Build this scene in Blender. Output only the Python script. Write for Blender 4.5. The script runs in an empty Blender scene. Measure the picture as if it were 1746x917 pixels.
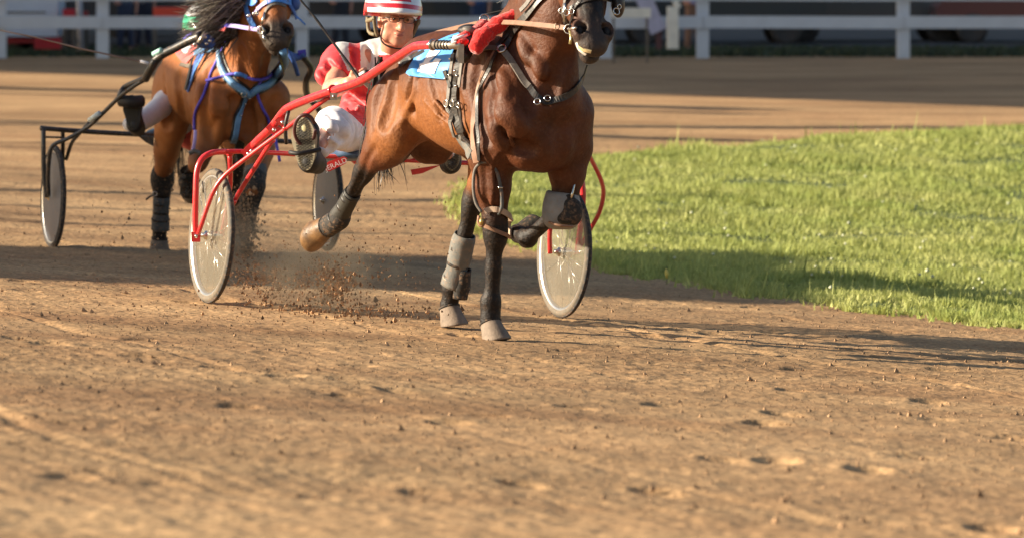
import bpy, math, random
import numpy as np
from mathutils import Vector, Matrix
from mathutils.bvhtree import BVHTree
random.seed(7); rng = np.random.default_rng(7)
SC = bpy.context.scene
# ------------------------------------------------------------------ camera
FP = 6800.0                                   # focal length in photo pixels (photo is 1746 wide)
EYE = 1.82
cd = bpy.data.cameras.new('camera'); cam = bpy.data.objects.new('camera', cd); SC.collection.objects.link(cam); SC.camera = cam
cam.location = (0, 0, EYE); cam.rotation_euler = (math.radians(90), 0, 0)
cd.sensor_width = 36; cd.lens = 36*FP/1746
cd.shift_x = (873-600)/1746; cd.shift_y = -(458.5+100)/1746
cd.clip_start = 0.5; cd.clip_end = 3000
cd.dof.use_dof = True; cd.dof.focus_distance = 18.9; cd.dof.aperture_fstop = 4.4
# ------------------------------------------------------------------ world, sun, exposure
SUN_EL = math.radians(19); SUN_AZ = math.radians(3)      # azimuth: from the left (-X), turned towards the camera
TS = Vector((-math.cos(SUN_AZ)*math.cos(SUN_EL), -math.sin(SUN_AZ)*math.cos(SUN_EL), math.sin(SUN_EL)))   # towards the sun
w = bpy.data.worlds.new("World"); SC.world = w; w.use_nodes = True
sk = w.node_tree.nodes.new('ShaderNodeTexSky'); sk.sky_type = 'NISHITA'; sk.sun_disc = False
sk.sun_elevation = SUN_EL; sk.sun_rotation = math.atan2(TS.x, TS.y); sk.air_density = 1.0; sk.dust_density = 1.5
w.node_tree.links.new(sk.outputs[0], w.node_tree.nodes['Background'].inputs[0]); w.node_tree.nodes['Background'].inputs[1].default_value = 0.058
sd = bpy.data.lights.new('sun', 'SUN'); sun = bpy.data.objects.new('sun', sd); SC.collection.objects.link(sun)
sd.energy = 5.0; sd.angle = math.radians(0.5); sd.color = (1.0, 0.86, 0.66)
sun.rotation_euler = TS.to_track_quat('Z', 'Y').to_euler(); sun.location = (-20, -10, 12)
SC.view_settings.view_transform = 'Standard'; SC.view_settings.look = 'None'; SC.view_settings.gamma = 1
SC.view_settings.exposure = 1.32
# ------------------------------------------------------------------ helpers
def P(px, py, Z): return Vector(((px-600)/FP*Z, Z, EYE-(py+100)/FP*Z))
class Frame:
    """a body's own frame: O on its axis, heading turned theta to the right of straight-at-camera"""
    def __init__(s, px, Y, th, base):
        s.th = math.radians(th); s.h = Vector((math.sin(s.th), -math.cos(s.th), 0)); s.l = Vector((math.cos(s.th), math.sin(s.th), 0))
        s.O = Vector(((px-600)/FP*Y, Y, 0)); s.base = base
    def L(s, a, lat, h): return s.O + s.h*a + s.l*lat + Vector((0, 0, s.base+h))
    def J(s, px, py, lat):
        Z = (lat + s.O.dot(s.l))/(((px-600)/FP)*s.l.x + s.l.y); return P(px, py, Z)
Zv = Vector((0, 0, 1))
def softmin(a, b, k): h = np.clip(.5+.5*(b-a)/k, 0, 1); return b*(1-h)+a*h-k*h*(1-h)
def G(x, y):
    x = np.asarray(x, float); y = np.asarray(y, float)
    fade = np.clip((52-y)/24, 0, 1); fade = fade*fade*(3-2*fade)
    xx = np.clip(x, -7, 7)
    return .011 - .06*(xx+.7)*fade - .046*(softmin(np.maximum(y, 6), 28.0, 4)-20)
def g1(x, y): return float(G(x, y))
def GP(px, py):
    lo, hi = 8.0, 400.0
    for _ in range(50):
        m = (lo+hi)/2; p = P(px, py, m)
        if p.z > g1(p.x, p.y): lo = m
        else: hi = m
    return P(px, py, lo)
def tag(o, label=None, cat=None, group=None, kind=None):
    if label: o['label'] = label
    if cat: o['category'] = cat
    if group: o['group'] = group
    if kind: o['kind'] = kind
    return o
def empty(name, loc, label=None, cat=None, group=None):
    o = bpy.data.objects.new(name, None); SC.collection.objects.link(o); o.location = loc; o.empty_display_size = .1
    return tag(o, label, cat, group)
def mesh(name, V, F, mat, parent=None, smooth=True, attr=None, mats=None, mi=None):
    me = bpy.data.meshes.new(name)
    root = parent; off = Vector((0, 0, 0))
    while root is not None:
        off += root.location; root = root.parent
    if parent is None: off = Vector((0, 0, 0))
    V = np.asarray([tuple(v) for v in V] if not isinstance(V, np.ndarray) else V, float) - np.array(off)
    me.from_pydata(V.tolist() if len(V) < 200000 else V, [], F if isinstance(F, list) else F.tolist())
    me.update()
    if smooth: me.polygons.foreach_set('use_smooth', [True]*len(me.polygons))
    for m in (mats or [mat]): me.materials.append(m)
    if mi is not None: me.polygons.foreach_set('material_index', mi)
    if attr:
        for k, v in attr.items():
            a = me.attributes.new(k, 'FLOAT', 'POINT'); a.data.foreach_set('value', np.asarray(v, np.float32))
    o = bpy.data.objects.new(name, me); SC.collection.objects.link(o)
    if parent is not None: o.parent = parent
    return o
class MB:
    def __init__(s): s.V = []; s.F = []
    def add(s, V, F):
        n = len(s.V); s.V += [Vector(v) for v in V]; s.F += [tuple(i+n for i in f) for f in F]; return s
    def box(s, c, d, R=None, bev=0):
        x, y, z = [q/2 for q in d]; R = R or Matrix.Identity(3); c = Vector(c)
        vs = [Vector((i*x, j*y, k*z)) for i in (-1, 1) for j in (-1, 1) for k in (-1, 1)]
        return s.add([R@v+c for v in vs], [(0,1,3,2), (4,6,7,5), (0,4,5,1), (2,3,7,6), (0,2,6,4), (1,5,7,3)])
    def tube(s, pts, r, n=10, closed=False, cap=True, flat=None):
        pts = [Vector(p) for p in pts]; m = len(pts); rs = r if isinstance(r, (list, tuple)) else [r]*m
        T = []
        for i in range(m):
            a = pts[(i-1) % m] if (closed or i > 0) else pts[0]; b = pts[(i+1) % m] if (closed or i < m-1) else pts[-1]
            t = (b-a); T.append(t.normalized() if t.length > 1e-9 else Vector((0, 0, 1)))
        u = T[0].orthogonal().normalized() if flat is None else (flat-T[0]*flat.dot(T[0])).normalized()
        V = []
        for i in range(m):
            u = (u-T[i]*u.dot(T[i])).normalized(); v = T[i].cross(u)
            for k in range(n):
                a = 2*math.pi*k/n; V.append(pts[i]+(u*math.cos(a)+v*math.sin(a))*rs[i])
        F = []
        for i in range(m if closed else m-1):
            j = (i+1) % m
            for k in range(n): F.append((i*n+k, i*n+(k+1) % n, j*n+(k+1) % n, j*n+k))
        if cap and not closed: F.append(tuple(range(n-1, -1, -1))); F.append(tuple((m-1)*n+k for k in range(n)))
        return s.add(V, F)
    def lathe(s, c, ax, prof, n=24, closed=False, u=None):
        c = Vector(c); ax = ax.normalized(); u = u or ax.orthogonal().normalized(); v = ax.cross(u); V = []; m = len(prof)
        for (r, h) in prof:
            for k in range(n):
                a = 2*math.pi*k/n; V.append(c+ax*h+(u*math.cos(a)+v*math.sin(a))*r)
        F = []
        for i in range(m if closed else m-1):
            j = (i+1) % m
            for k in range(n): F.append((i*n+k, i*n+(k+1) % n, j*n+(k+1) % n, j*n+k))
        return s.add(V, F)
    def disc(s, c, ax, r, n=16):
        ax = ax.normalized(); u = ax.orthogonal().normalized(); v = ax.cross(u)
        return s.add([Vector(c)+(u*math.cos(2*math.pi*k/n)+v*math.sin(2*math.pi*k/n))*r for k in range(n)], [tuple(range(n))])
    def ball(s, c, r, n=12, sc=(1, 1, 1)):
        V = []; c = Vector(c)
        for i in range(n//2+1):
            a = math.pi*i/(n//2)
            for k in range(n):
                b = 2*math.pi*k/n; V.append(c+Vector((r*sc[0]*math.sin(a)*math.cos(b), r*sc[1]*math.sin(a)*math.sin(b), r*sc[2]*math.cos(a))))
        return s.add(V, [(i*n+k, i*n+(k+1) % n, (i+1)*n+(k+1) % n, (i+1)*n+k) for i in range(n//2) for k in range(n)])
    def build(s, name, mat, parent=None, smooth=True, **kw): return mesh(name, s.V, s.F, mat, parent, smooth, **kw)
def cr(pts, n=6, closed=False):
    """Catmull-Rom through points"""
    pts = [Vector(p) for p in pts]; m = len(pts); out = []
    for i in range(m if closed else m-1):
        p1 = pts[i]; p2 = pts[(i+1) % m]
        p0 = pts[(i-1) % m] if (closed or i > 0) else p1*2-p2; p3 = pts[(i+2) % m] if (closed or i < m-2) else p2*2-p1
        for k in range(n):
            t = k/n; out.append(.5*((2*p1)+(p2-p0)*t+(2*p0-5*p1+4*p2-p3)*t*t+(3*p1-p0-3*p2+p3)*t*t*t))
    if not closed: out.append(pts[-1])
    return out
# ------------------------------------------------------------------ materials
def mat(name, col, rough=.6, var=.15, scale=6, bump=0, bscale=40, metal=0, spec=.5, coat=0, col2=None, attr=None, acol=None, sheen=0, attr2=None, acol2=None, attr3=None, acol3=None, trans=0, detail=4, stretch=None, island=0, dirt=0, alpha=1, sss=0):
    m = bpy.data.materials.new(name); m.use_nodes = True; nt = m.node_tree; N = nt.nodes; Lk = nt.links
    b = N['Principled BSDF']; b.inputs['Roughness'].default_value = rough; b.inputs['Metallic'].default_value = metal
    b.inputs['Specular IOR Level'].default_value = spec; b.inputs['Coat Weight'].default_value = coat; b.inputs['Coat Roughness'].default_value = .12
    b.inputs['Sheen Weight'].default_value = sheen; b.inputs['Sheen Roughness'].default_value = .4
    b.inputs['Transmission Weight'].default_value = trans; b.inputs['Alpha'].default_value = alpha
    if sss: b.inputs['Subsurface Weight'].default_value = sss; b.inputs['Subsurface Radius'].default_value = (.01, .004, .002); b.inputs['Subsurface Scale'].default_value = 1
    tc = N.new('ShaderNodeTexCoord'); mp = N.new('ShaderNodeMapping'); Lk.new(tc.outputs['Object'], mp.inputs[0])
    if stretch: mp.inputs['Scale'].default_value = stretch
    nz = N.new('ShaderNodeTexNoise'); nz.inputs['Scale'].default_value = scale; nz.inputs['Detail'].default_value = detail; nz.inputs['Roughness'].default_value = .6
    Lk.new(mp.outputs[0], nz.inputs[0])
    rp = N.new('ShaderNodeValToRGB'); rp.color_ramp.elements[0].position = .3; rp.color_ramp.elements[1].position = .7
    c = Vector(col); c2 = Vector(col2) if col2 else c*(1+var)
    c1 = c if col2 else c*(1-var)
    rp.color_ramp.elements[0].color = (*c1, 1); rp.color_ramp.elements[1].color = (*[min(1, q) for q in c2], 1)
    Lk.new(nz.outputs[0], rp.inputs[0]); out = rp.outputs[0]
    if island:
        g = N.new('ShaderNodeNewGeometry'); hs = N.new('ShaderNodeHueSaturation'); mr = N.new('ShaderNodeMapRange')
        mr.inputs[3].default_value = 1-island; mr.inputs[4].default_value = 1+island
        Lk.new(g.outputs['Random Per Island'], mr.inputs[0]); Lk.new(mr.outputs[0], hs.inputs['Value']); Lk.new(out, hs.inputs['Color']); out = hs.outputs[0]
    if attr3:
        at = N.new('ShaderNodeAttribute'); at.attribute_name = attr3; mx = N.new('ShaderNodeMix'); mx.data_type = 'RGBA'
        n4 = N.new('ShaderNodeTexNoise'); n4.inputs['Scale'].default_value = 45; n4.inputs['Detail'].default_value = 6; Lk.new(tc.outputs['Object'], n4.inputs[0])
        mm = N.new('ShaderNodeMath'); mm.operation = 'MULTIPLY'; ma = N.new('ShaderNodeMapRange'); ma.inputs[1].default_value = .3; ma.inputs[2].default_value = .6; ma.inputs[3].default_value = .6
        Lk.new(n4.outputs[0], ma.inputs[0]); Lk.new(at.outputs['Fac'], mm.inputs[0]); Lk.new(ma.outputs[0], mm.inputs[1])
        Lk.new(mm.outputs[0], mx.inputs['Factor']); Lk.new(out, mx.inputs['A']); mx.inputs['B'].default_value = (*acol3, 1); out = mx.outputs['Result']
    if attr:
        at = N.new('ShaderNodeAttribute'); at.attribute_name = attr; mx = N.new('ShaderNodeMix'); mx.data_type = 'RGBA'
        Lk.new(at.outputs['Fac'], mx.inputs['Factor']); Lk.new(out, mx.inputs['A']); mx.inputs['B'].default_value = (*acol, 1); out = mx.outputs['Result']
    if attr2:
        at = N.new('ShaderNodeAttribute'); at.attribute_name = attr2; mx = N.new('ShaderNodeMix'); mx.data_type = 'RGBA'
        Lk.new(at.outputs['Fac'], mx.inputs['Factor']); Lk.new(out, mx.inputs['A']); mx.inputs['B'].default_value = (*acol2, 1); out = mx.outputs['Result']
    if dirt:
        n3 = N.new('ShaderNodeTexNoise'); n3.inputs['Scale'].default_value = 60; n3.inputs['Detail'].default_value = 5; Lk.new(tc.outputs['Object'], n3.inputs[0])
        r3 = N.new('ShaderNodeMapRange'); r3.inputs[1].default_value = .5; r3.inputs[2].default_value = .72; r3.inputs[4].default_value = dirt
        Lk.new(n3.outputs[0], r3.inputs[0]); mx = N.new('ShaderNodeMix'); mx.data_type = 'RGBA'
        Lk.new(r3.outputs[0], mx.inputs['Factor']); Lk.new(out, mx.inputs['A']); mx.inputs['B'].default_value = (.30, .17, .09, 1); out = mx.outputs['Result']
    Lk.new(out, b.inputs['Base Color'])
    if bump:
        n2 = N.new('ShaderNodeTexNoise'); n2.inputs['Scale'].default_value = bscale; n2.inputs['Detail'].default_value = 5; Lk.new(mp.outputs[0], n2.inputs[0])
        bp = N.new('ShaderNodeBump'); bp.inputs['Strength'].default_value = 1; bp.inputs['Distance'].default_value = bump
        Lk.new(n2.outputs[0], bp.inputs['Height']); Lk.new(bp.outputs[0], b.inputs['Normal'])
    return m
M = {}
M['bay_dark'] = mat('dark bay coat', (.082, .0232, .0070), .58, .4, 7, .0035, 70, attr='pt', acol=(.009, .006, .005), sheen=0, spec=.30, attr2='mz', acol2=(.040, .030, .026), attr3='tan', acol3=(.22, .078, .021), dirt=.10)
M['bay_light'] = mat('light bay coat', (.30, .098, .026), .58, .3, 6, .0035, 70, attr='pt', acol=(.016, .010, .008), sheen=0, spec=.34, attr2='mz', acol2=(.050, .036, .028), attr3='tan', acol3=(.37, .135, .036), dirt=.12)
M['mane_dark'] = mat('dark mane hair', (.022, .017, .013), .45, .3, 30, island=.4)
M['mane_grey'] = mat('sun bleached mane hair', (.17, .145, .12), .5, .45, 9, island=.5)
M['hoof'] = mat('hoof horn', (.24, .13, .05), .45, .5, 13, .002, 60, col2=(.05, .028, .016))
M['nostril'] = mat('hollow shade black', (.008, .005, .004), .7); M['muzzle'] = mat('grey muzzle skin', (.085, .066, .052), .55, .2, 40)
M['hoof_dusty'] = mat('dusty hoof', (.20, .15, .11), .8, .3, 20, .002, 80)
M['leather'] = mat('black leather', (.018, .016, .015), .42, .3, 30, .0006, 200, dirt=.12)
M['leather_brown'] = mat('brown leather', (.22, .115, .065), .55, .2, 20, .0006, 200)
M['leather_tan'] = mat('pale tan strap', (.25, .135, .085), .6, .2, 20, .0006, 200)
M['grey_strap'] = mat('grey brown web strap', (.13, .115, .10), .6, .2, 60, .0006, 300)
M['cream'] = mat('cream leather', (.40, .29, .21), .55, .2, 20)
M['metal'] = mat('steel', (.62, .60, .55), .22, .1, 20, metal=1)
M['dullmetal'] = mat('dull alloy', (.42, .36, .30), .38, .2, 20, metal=.8)
M['red_paint'] = mat('red painted steel', (.58, .022, .028), .28, .08, 9, coat=.35, dirt=.28)
M['black_paint'] = mat('worn black painted steel', (.030, .032, .032), .4, .3, 9, coat=.2, dirt=.35)
M['red_wool'] = mat('red wool', (.62, .016, .014), .95, .25, 50, .006, 90, sheen=.6)
M['blue_cloth'] = mat('light blue cloth', (.085, .30, .66), .5, .1, 14, .002, 30, spec=.4)
M['white_print'] = mat('white print', (.82, .82, .84), .5, .05, 20)
M['blue_tack'] = mat('blue padded tack', (.12, .27, .48), .45, .15, 20, .001, 90)
M['blue_deep'] = mat('deep blue nylon', (.045, .11, .36), .5, .2, 30, .001, 90)
M['blue_bright'] = mat('bright blue nylon', (.07, .25, .72), .5, .2, 30, .001, 90)
M['purple'] = mat('purple cord', (.085, .065, .50), .6, .3, 60, .002, 150)
M['lilac'] = mat('lilac rein', (.40, .33, .72), .5, .1, 30)
M['pink_cloth'] = mat('pink red cloth', (.78, .14, .13), .6, .1, 12, .001, 40)
M['boot_grey'] = mat('grey neoprene boot', (.125, .125, .115), .8, .25, 12, .002, 60, dirt=.4)
M['boot_blue'] = mat('worn blue grey boot', (.085, .09, .09), .8, .25, 20, .002, 60, dirt=.55)
M['boot_dark'] = mat('dark boot', (.020, .017, .014), .8, .3, 20, .004, 40, dirt=.5)
M['boot_olive'] = mat('olive boot', (.022, .020, .015), .6, .2, 20, .001, 90)
M['rubber'] = mat('tyre tread rubber', (.035, .034, .033), .8, .3, 30, .001, 120, dirt=.5)
M['sidewall'] = mat('tan tyre sidewall', (.13, .108, .08), .75, .15, 30, .0005, 120, dirt=.3)
M['rim'] = mat('aluminium rim', (.72, .70, .66), .3, .1, 20, metal=.9)
M['skin'] = mat('skin', (.58, .27, .18), .45, .18, 25, .0006, 120, sss=.15)
M['lips'] = mat('lips', (.42, .15, .12), .45, .1, 20)
M['red_shirt'] = mat('red racing silks', (.66, .040, .05), .55, .08, 10, .004, 14, sheen=.2, dirt=.10)
M['silver_silk'] = mat('pale grey silks', (.60, .62, .60), .5, .06, 10, .004, 14, sheen=.2)
M['white_silk'] = mat('white racing trousers', (.76, .75, .78), .6, .05, 10, .005, 12, sheen=.2, dirt=.16)
M['sole'] = mat('rubber shoe sole', (.27, .235, .155), .7, .15, 30, dirt=.3)
M['shoe'] = mat('black shoe', (.016, .015, .015), .6, .3, 20, .001, 90)
M['helmet_white'] = mat('white helmet shell', (.78, .78, .78), .2, .03, 8, coat=.8)
M['helmet_red'] = mat('red helmet stripe', (.60, .022, .03), .2, .05, 8, coat=.8)
M['helmet_green'] = mat('green helmet shell', (.02, .36, .19), .25, .05, 8, coat=.6)
M['olive_leather'] = mat('olive helmet harness', (.17, .135, .075), .6, .2, 30)
M['seat_vinyl'] = mat('black vinyl', (.02, .022, .024), .3, .2, 10)
M['seat_blue'] = mat('blue grey vinyl', (.06, .11, .19), .35, .2, 10)
M['yellow'] = mat('yellow wristband', (.75, .58, .12), .6, .05, 10)
M['eye'] = mat('dark eye', (.01, .006, .005), .08, .1, 10)
M['eye_white'] = mat('eye white', (.7, .66, .6), .2, .05, 10)
M['teeth'] = mat('ivory teeth', (.66, .50, .26), .35, .15, 40)
M['foam'] = mat('pale gums and foam', (.70, .64, .58), .35, .08, 40)
M['glasses'] = mat('dark glasses frame', (.02, .015, .012), .3, .1, 20)
M['lens'] = mat('tinted lens', (.35, .19, .07), .1, .05, 5, alpha=.22)
M['fence'] = mat('white painted fence timber', (.60, .64, .70), .55, .06, 3, .002, 30)
M['timber'] = mat('grey timber', (.16, .13, .10), .8, .2, 5)
M['clod'] = mat('dirt clod', (.38, .22, .11), .9, .3, 30, island=.65)
def disc_mat(name, c, a, r=.25):
    return mat(name, c, r, .12, 5, alpha=a, coat=.3, dirt=.35)
M['disc'] = disc_mat('dusty clear plastic', (.24, .215, .165), .40)
M['disc_blue'] = disc_mat('dusty blue grey plastic', (.080, .098, .130), .97, .5)
# ------------------------------------------------------------------ implicit bodies: smooth union of tapered limbs and muscles, meshed with surface nets
def rc(a, b, ra, rb, k=.03, op=1, flat=None): return ('rc', np.array(a), np.array(b), ra, rb, k, op, flat)
def el(c, r, ax=None, k=.03, op=1): return ('el', np.array(c), np.array(r, float), np.array(ax if ax is not None else np.eye(3)), k, op)
def sdf_mesh(prims, h, iters=1):
    bb = []
    for p in prims:
        if p[6 if p[0] == 'rc' else 5] < 0: continue
        if p[0] == 'rc': r = max(p[3], p[4]); bb += [np.minimum(p[1], p[2])-r, np.maximum(p[1], p[2])+r]
        else: r = np.abs(p[3].T) @ p[2]; bb += [p[1]-r, p[1]+r]
    bb = np.array(bb); lo = bb.min(0)-.05; hi = bb.max(0)+.05
    n = np.ceil((hi-lo)/h).astype(int)+1; D = np.full(n, .5, np.float32)
    ax = [lo[i]+h*np.arange(n[i]) for i in range(3)]
    for p in prims:
        if p[0] == 'rc': _, a, b, ra, rb, k, op, flat = p; r = max(ra, rb); l2 = np.minimum(a, b)-r; h2 = np.maximum(a, b)+r
        else: _, c, rr, A, k, op = p; r = np.abs(A.T) @ rr; l2 = c-r; h2 = c+r
        m = k*1.05+3*h
        i0 = np.clip(((l2-m-lo)/h).astype(int), 0, n); i1 = np.clip(((h2+m-lo)/h).astype(int)+2, 0, n)
        if (i1 <= i0).any(): continue
        X, Y, Z = np.meshgrid(*[ax[i][i0[i]:i1[i]] for i in range(3)], indexing='ij')
        Q = np.stack([X, Y, Z], -1).astype(np.float32)
        if p[0] == 'rc':
            q = Q-a.astype(np.float32); ba = (b-a); L = float(ba@ba)
            t = np.clip((q@ba.astype(np.float32))/max(L, 1e-9), 0, 1)
            d3 = q-t[..., None]*ba.astype(np.float32)
            if flat is not None:
                fd, f = np.array(flat[0]), flat[1]; s = d3@fd.astype(np.float32); d3 = d3+s[..., None]*fd.astype(np.float32)*(1/f-1)
                d = (np.sqrt((d3**2).sum(-1))-(ra+(rb-ra)*t))*(f if f < 1 else 1)
            else: d = np.sqrt((d3**2).sum(-1))-(ra+(rb-ra)*t)
        else:
            q = (Q-c.astype(np.float32))@A.T.astype(np.float32); k0 = np.sqrt(((q/rr)**2).sum(-1)); k1 = np.sqrt(((q/rr**2)**2).sum(-1))+1e-6
            d = k0*(k0-1)/k1
        S = D[i0[0]:i1[0], i0[1]:i1[1], i0[2]:i1[2]]
        if op > 0: hh = np.maximum(k-np.abs(S-d), 0)/k; S[...] = np.minimum(S, d)-hh*hh*k*.25
        else: hh = np.maximum(k-np.abs(S+d), 0)/k; S[...] = np.maximum(S, -d)+hh*hh*k*.25
    sg = D < 0
    c = [sg[i:n[0]-1+i, j:n[1]-1+j, l:n[2]-1+l] for i in (0, 1) for j in (0, 1) for l in (0, 1)]
    cnt = sum(x.astype(np.int8) for x in c); act = (cnt > 0) & (cnt < 8)
    idx = np.argwhere(act); vid = np.full(act.shape, -1, np.int32); vid[tuple(idx.T)] = np.arange(len(idx))
    val = {(i, j, l): D[idx[:, 0]+i, idx[:, 1]+j, idx[:, 2]+l] for i in (0, 1) for j in (0, 1) for l in (0, 1)}
    acc = np.zeros((len(idx), 3)); ne = np.zeros(len(idx))
    K = list(val)
    for a_ in K:
        for d_ in range(3):
            if a_[d_] == 0:
                b_ = list(a_); b_[d_] = 1; b_ = tuple(b_); va, vb = val[a_], val[b_]; cr_ = (va < 0) != (vb < 0)
                t = np.where(cr_, va/(va-vb+1e-12), 0); pt = np.array(a_, float)[None].repeat(len(idx), 0); pt[:, d_] += t
                acc += pt*cr_[:, None]; ne += cr_
    V = lo+h*(idx+acc/np.maximum(ne, 1)[:, None])
    F = []
    for d_ in range(3):
        e = [slice(None)]*3; f = [slice(None)]*3; e[d_] = slice(0, -1); f[d_] = slice(1, None)
        s0 = sg[tuple(e)]; s1 = sg[tuple(f)]; u, v = (d_+1) % 3, (d_+2) % 3
        E_ = np.argwhere(s0 != s1); ok = (E_[:, u] > 0) & (E_[:, v] > 0) & (E_[:, u] < n[u]-1) & (E_[:, v] < n[v]-1); E_ = E_[ok]
        inside = s0[tuple(E_.T)]
        def cid(du, dv): q = E_.copy(); q[:, u] -= du; q[:, v] -= dv; return vid[tuple(q.T)]
        q = np.stack([cid(0, 0), cid(1, 0), cid(1, 1), cid(0, 1)], 1)
        q[~inside] = q[~inside][:, ::-1]; F.append(q[(q >= 0).all(1)])
    F = np.concatenate(F)
    # keep the largest pieces only: nothing needed, but relax a little
    for _ in range(iters):
        s = np.zeros_like(V); ct = np.zeros(len(V))
        for a_, b_ in ((0, 1), (1, 2), (2, 3), (3, 0)):
            np.add.at(s, F[:, a_], V[F[:, b_]]); np.add.at(s, F[:, b_], V[F[:, a_]])
            ct += np.bincount(F[:, a_], minlength=len(V))+np.bincount(F[:, b_], minlength=len(V))
        V = V*.5+.5*s/np.maximum(ct, 1)[:, None]
    return V, F
class Surf:
    """a finished surface that straps can be laid on"""
    def __init__(s, *VF):
        s.b = []
        for V, F in VF: s.b.append(BVHTree.FromPolygons([tuple(v) for v in V], [tuple(int(i) for i in f) for f in F]))
    def hit(s, px, py):
        o = Vector((0, 0, EYE)); d = (P(px, py, 10)-o).normalized(); best = None
        for b in s.b:
            r = b.ray_cast(o, d, 200)
            if r[0] is not None and (best is None or r[3] < best[2]): best = (r[0], r[1] if r[1].dot(d) < 0 else -r[1], r[3])
        return best
def lay(surf, pix, lift=.006, step=5):
    """follow a pixel path over a surface: world points and normals"""
    dense = []
    q = cr([Vector((a, b, 0)) for a, b in pix], 6)
    acc = 0; dense = [q[0]]
    for a, b in zip(q, q[1:]):
        n = max(1, int((b-a).length/step)); dense += [a.lerp(b, (i+1)/n) for i in range(n)]
    hits = [surf.hit(p.x, p.y) for p in dense]; ok = [i for i, x in enumerate(hits) if x]
    if not ok: return None
    pts = []; nr = []
    for i, p in enumerate(dense):
        if hits[i]: pts.append(hits[i][0]); nr.append(hits[i][1])
        else:
            lo = max([k for k in ok if k < i], default=None); hi = min([k for k in ok if k > i], default=None)
            if lo is None: dd = hits[hi][0].y; nn = hits[hi][1]
            elif hi is None: dd = hits[lo][0].y; nn = hits[lo][1]
            else: t = (i-lo)/(hi-lo); dd = hits[lo][0].y*(1-t)+hits[hi][0].y*t; nn = hits[lo][1].lerp(hits[hi][1], t)
            pts.append(P(p.x, p.y, dd)); nr.append(nn)
    for _ in range(3):
        nr = [(nr[max(0, i-1)]+nr[i]*2+nr[min(len(nr)-1, i+1)]).normalized() for i in range(len(nr))]
        Zs = [(pts[max(0, i-1)].y+2*pts[i].y+pts[min(len(pts)-1, i+1)].y)/4 for i in range(len(pts))]
        pts = [pts[i]*(min(Zs[i], pts[i].y)/pts[i].y) + Vector((0, 0, EYE))*(1-min(Zs[i], pts[i].y)/pts[i].y) for i in range(len(pts))]
    return [p+n*lift for p, n in zip(pts, nr)], nr
def ribbon(mb, pts, nr, wd, th=.004):
    m = len(pts); V = []
    ws = wd if isinstance(wd, list) else [wd]*m
    for i in range(m):
        t = (pts[min(i+1, m-1)]-pts[max(i-1, 0)]).normalized(); s = t.cross(nr[i]).normalized(); n = s.cross(t).normalized()
        if n.dot(nr[i]) < 0: n = -n
        a = ws[min(i, len(ws)-1)]/2
        V += [pts[i]-s*a-n*th, pts[i]-s*a*.93+n*th*.5, pts[i]+s*a*.93+n*th*.5, pts[i]+s*a-n*th]
    F = [(i*4+k, i*4+(k+1) % 4, i*4+4+(k+1) % 4, i*4+4+k) for i in range(m-1) for k in range(4)]
    F += [(3, 2, 1, 0), tuple((m-1)*4+k for k in range(4))]
    return mb.add(V, F)
def strap(name, surf, pix, wd, mt, parent, lift=.006, th=.004, **kw):
    r = lay(surf, pix, lift)
    if r is None: return None
    return ribbon(MB(), r[0], r[1], wd, th).build(name, mt, parent, smooth=False, **kw)
def cord(name, surf, pix, r_, mt, parent, lift=.01):
    r = lay(surf, pix, lift)
    if r is None: return None
    return MB().tube(r[0], r_, 7).build(name, mt, parent)
def ring(name, c, nrm, R, r, mt, parent, n=18):
    nrm = Vector(nrm).normalized(); u = nrm.orthogonal().normalized(); v = nrm.cross(u)
    return MB().tube([Vector(c)+(u*math.cos(2*math.pi*k/n)+v*math.sin(2*math.pi*k/n))*R for k in range(n)], r, 6, closed=True).build(name, mt, parent)
def patch(name, surf, poly, mt, parent, lift=.006, step=4, th=.003, round_=False):
    """a cloth patch: fill a pixel polygon with a grid laid over a surface"""
    xs = [p[0] for p in poly]; ys = [p[1] for p in poly]
    def inside(x, y):
        c = False
        for i in range(len(poly)):
            (x1, y1), (x2, y2) = poly[i-1], poly[i]
            if (y1 > y) != (y2 > y) and x < (x2-x1)*(y-y1)/(y2-y1)+x1: c = not c
        return c
    # split rows by y: left/right crossings (polygon assumed one span per row)
    rows = []; ny = max(2, int((max(ys)-min(ys))/step)); last = None
    V = []; F = []; nx = max(2, int((max(xs)-min(xs))/step))
    for j in range(ny+1):
        y = min(ys)+.01+(max(ys)-min(ys)-.02)*j/ny; cx = []
        for i in range(len(poly)):
            (x1, y1), (x2, y2) = poly[i-1], poly[i]
            if (y1 > y) != (y2 > y): cx.append((x2-x1)*(y-y1)/(y2-y1)+x1)
        a, b = min(cx), max(cx); row = []
        for i in range(nx+1):
            x = a+(b-a)*i/nx; hh = surf.hit(x, y)
            if hh: row.append(hh[0]+hh[1]*lift); last = hh[0].y
            else: row.append(P(x, y, (last or 18)-.02))
        V += row
    for j in range(ny):
        for i in range(nx): a = j*(nx+1)+i; F.append((a, a+nx+1, a+nx+2, a+1))
    o = mesh(name, V, F, mt, parent, True)
    md = o.modifiers.new('thickness', 'SOLIDIFY'); md.thickness = th; md.offset = 0
    return o
def vnoise(x, y, sc, seed):
    r = np.random.default_rng(seed); T = r.random((256, 256)); x = x*sc; y = y*sc; xi = np.floor(x).astype(int); yi = np.floor(y).astype(int); fx = x-xi; fy = y-yi
    fx = fx*fx*(3-2*fx); fy = fy*fy*(3-2*fy); g = lambda i, j: T[(xi+i) % 256, (yi+j) % 256]
    return (g(0, 0)*(1-fx)+g(1, 0)*fx)*(1-fy)+(g(0, 1)*(1-fx)+g(1, 1)*fx)*fy-.5
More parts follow.
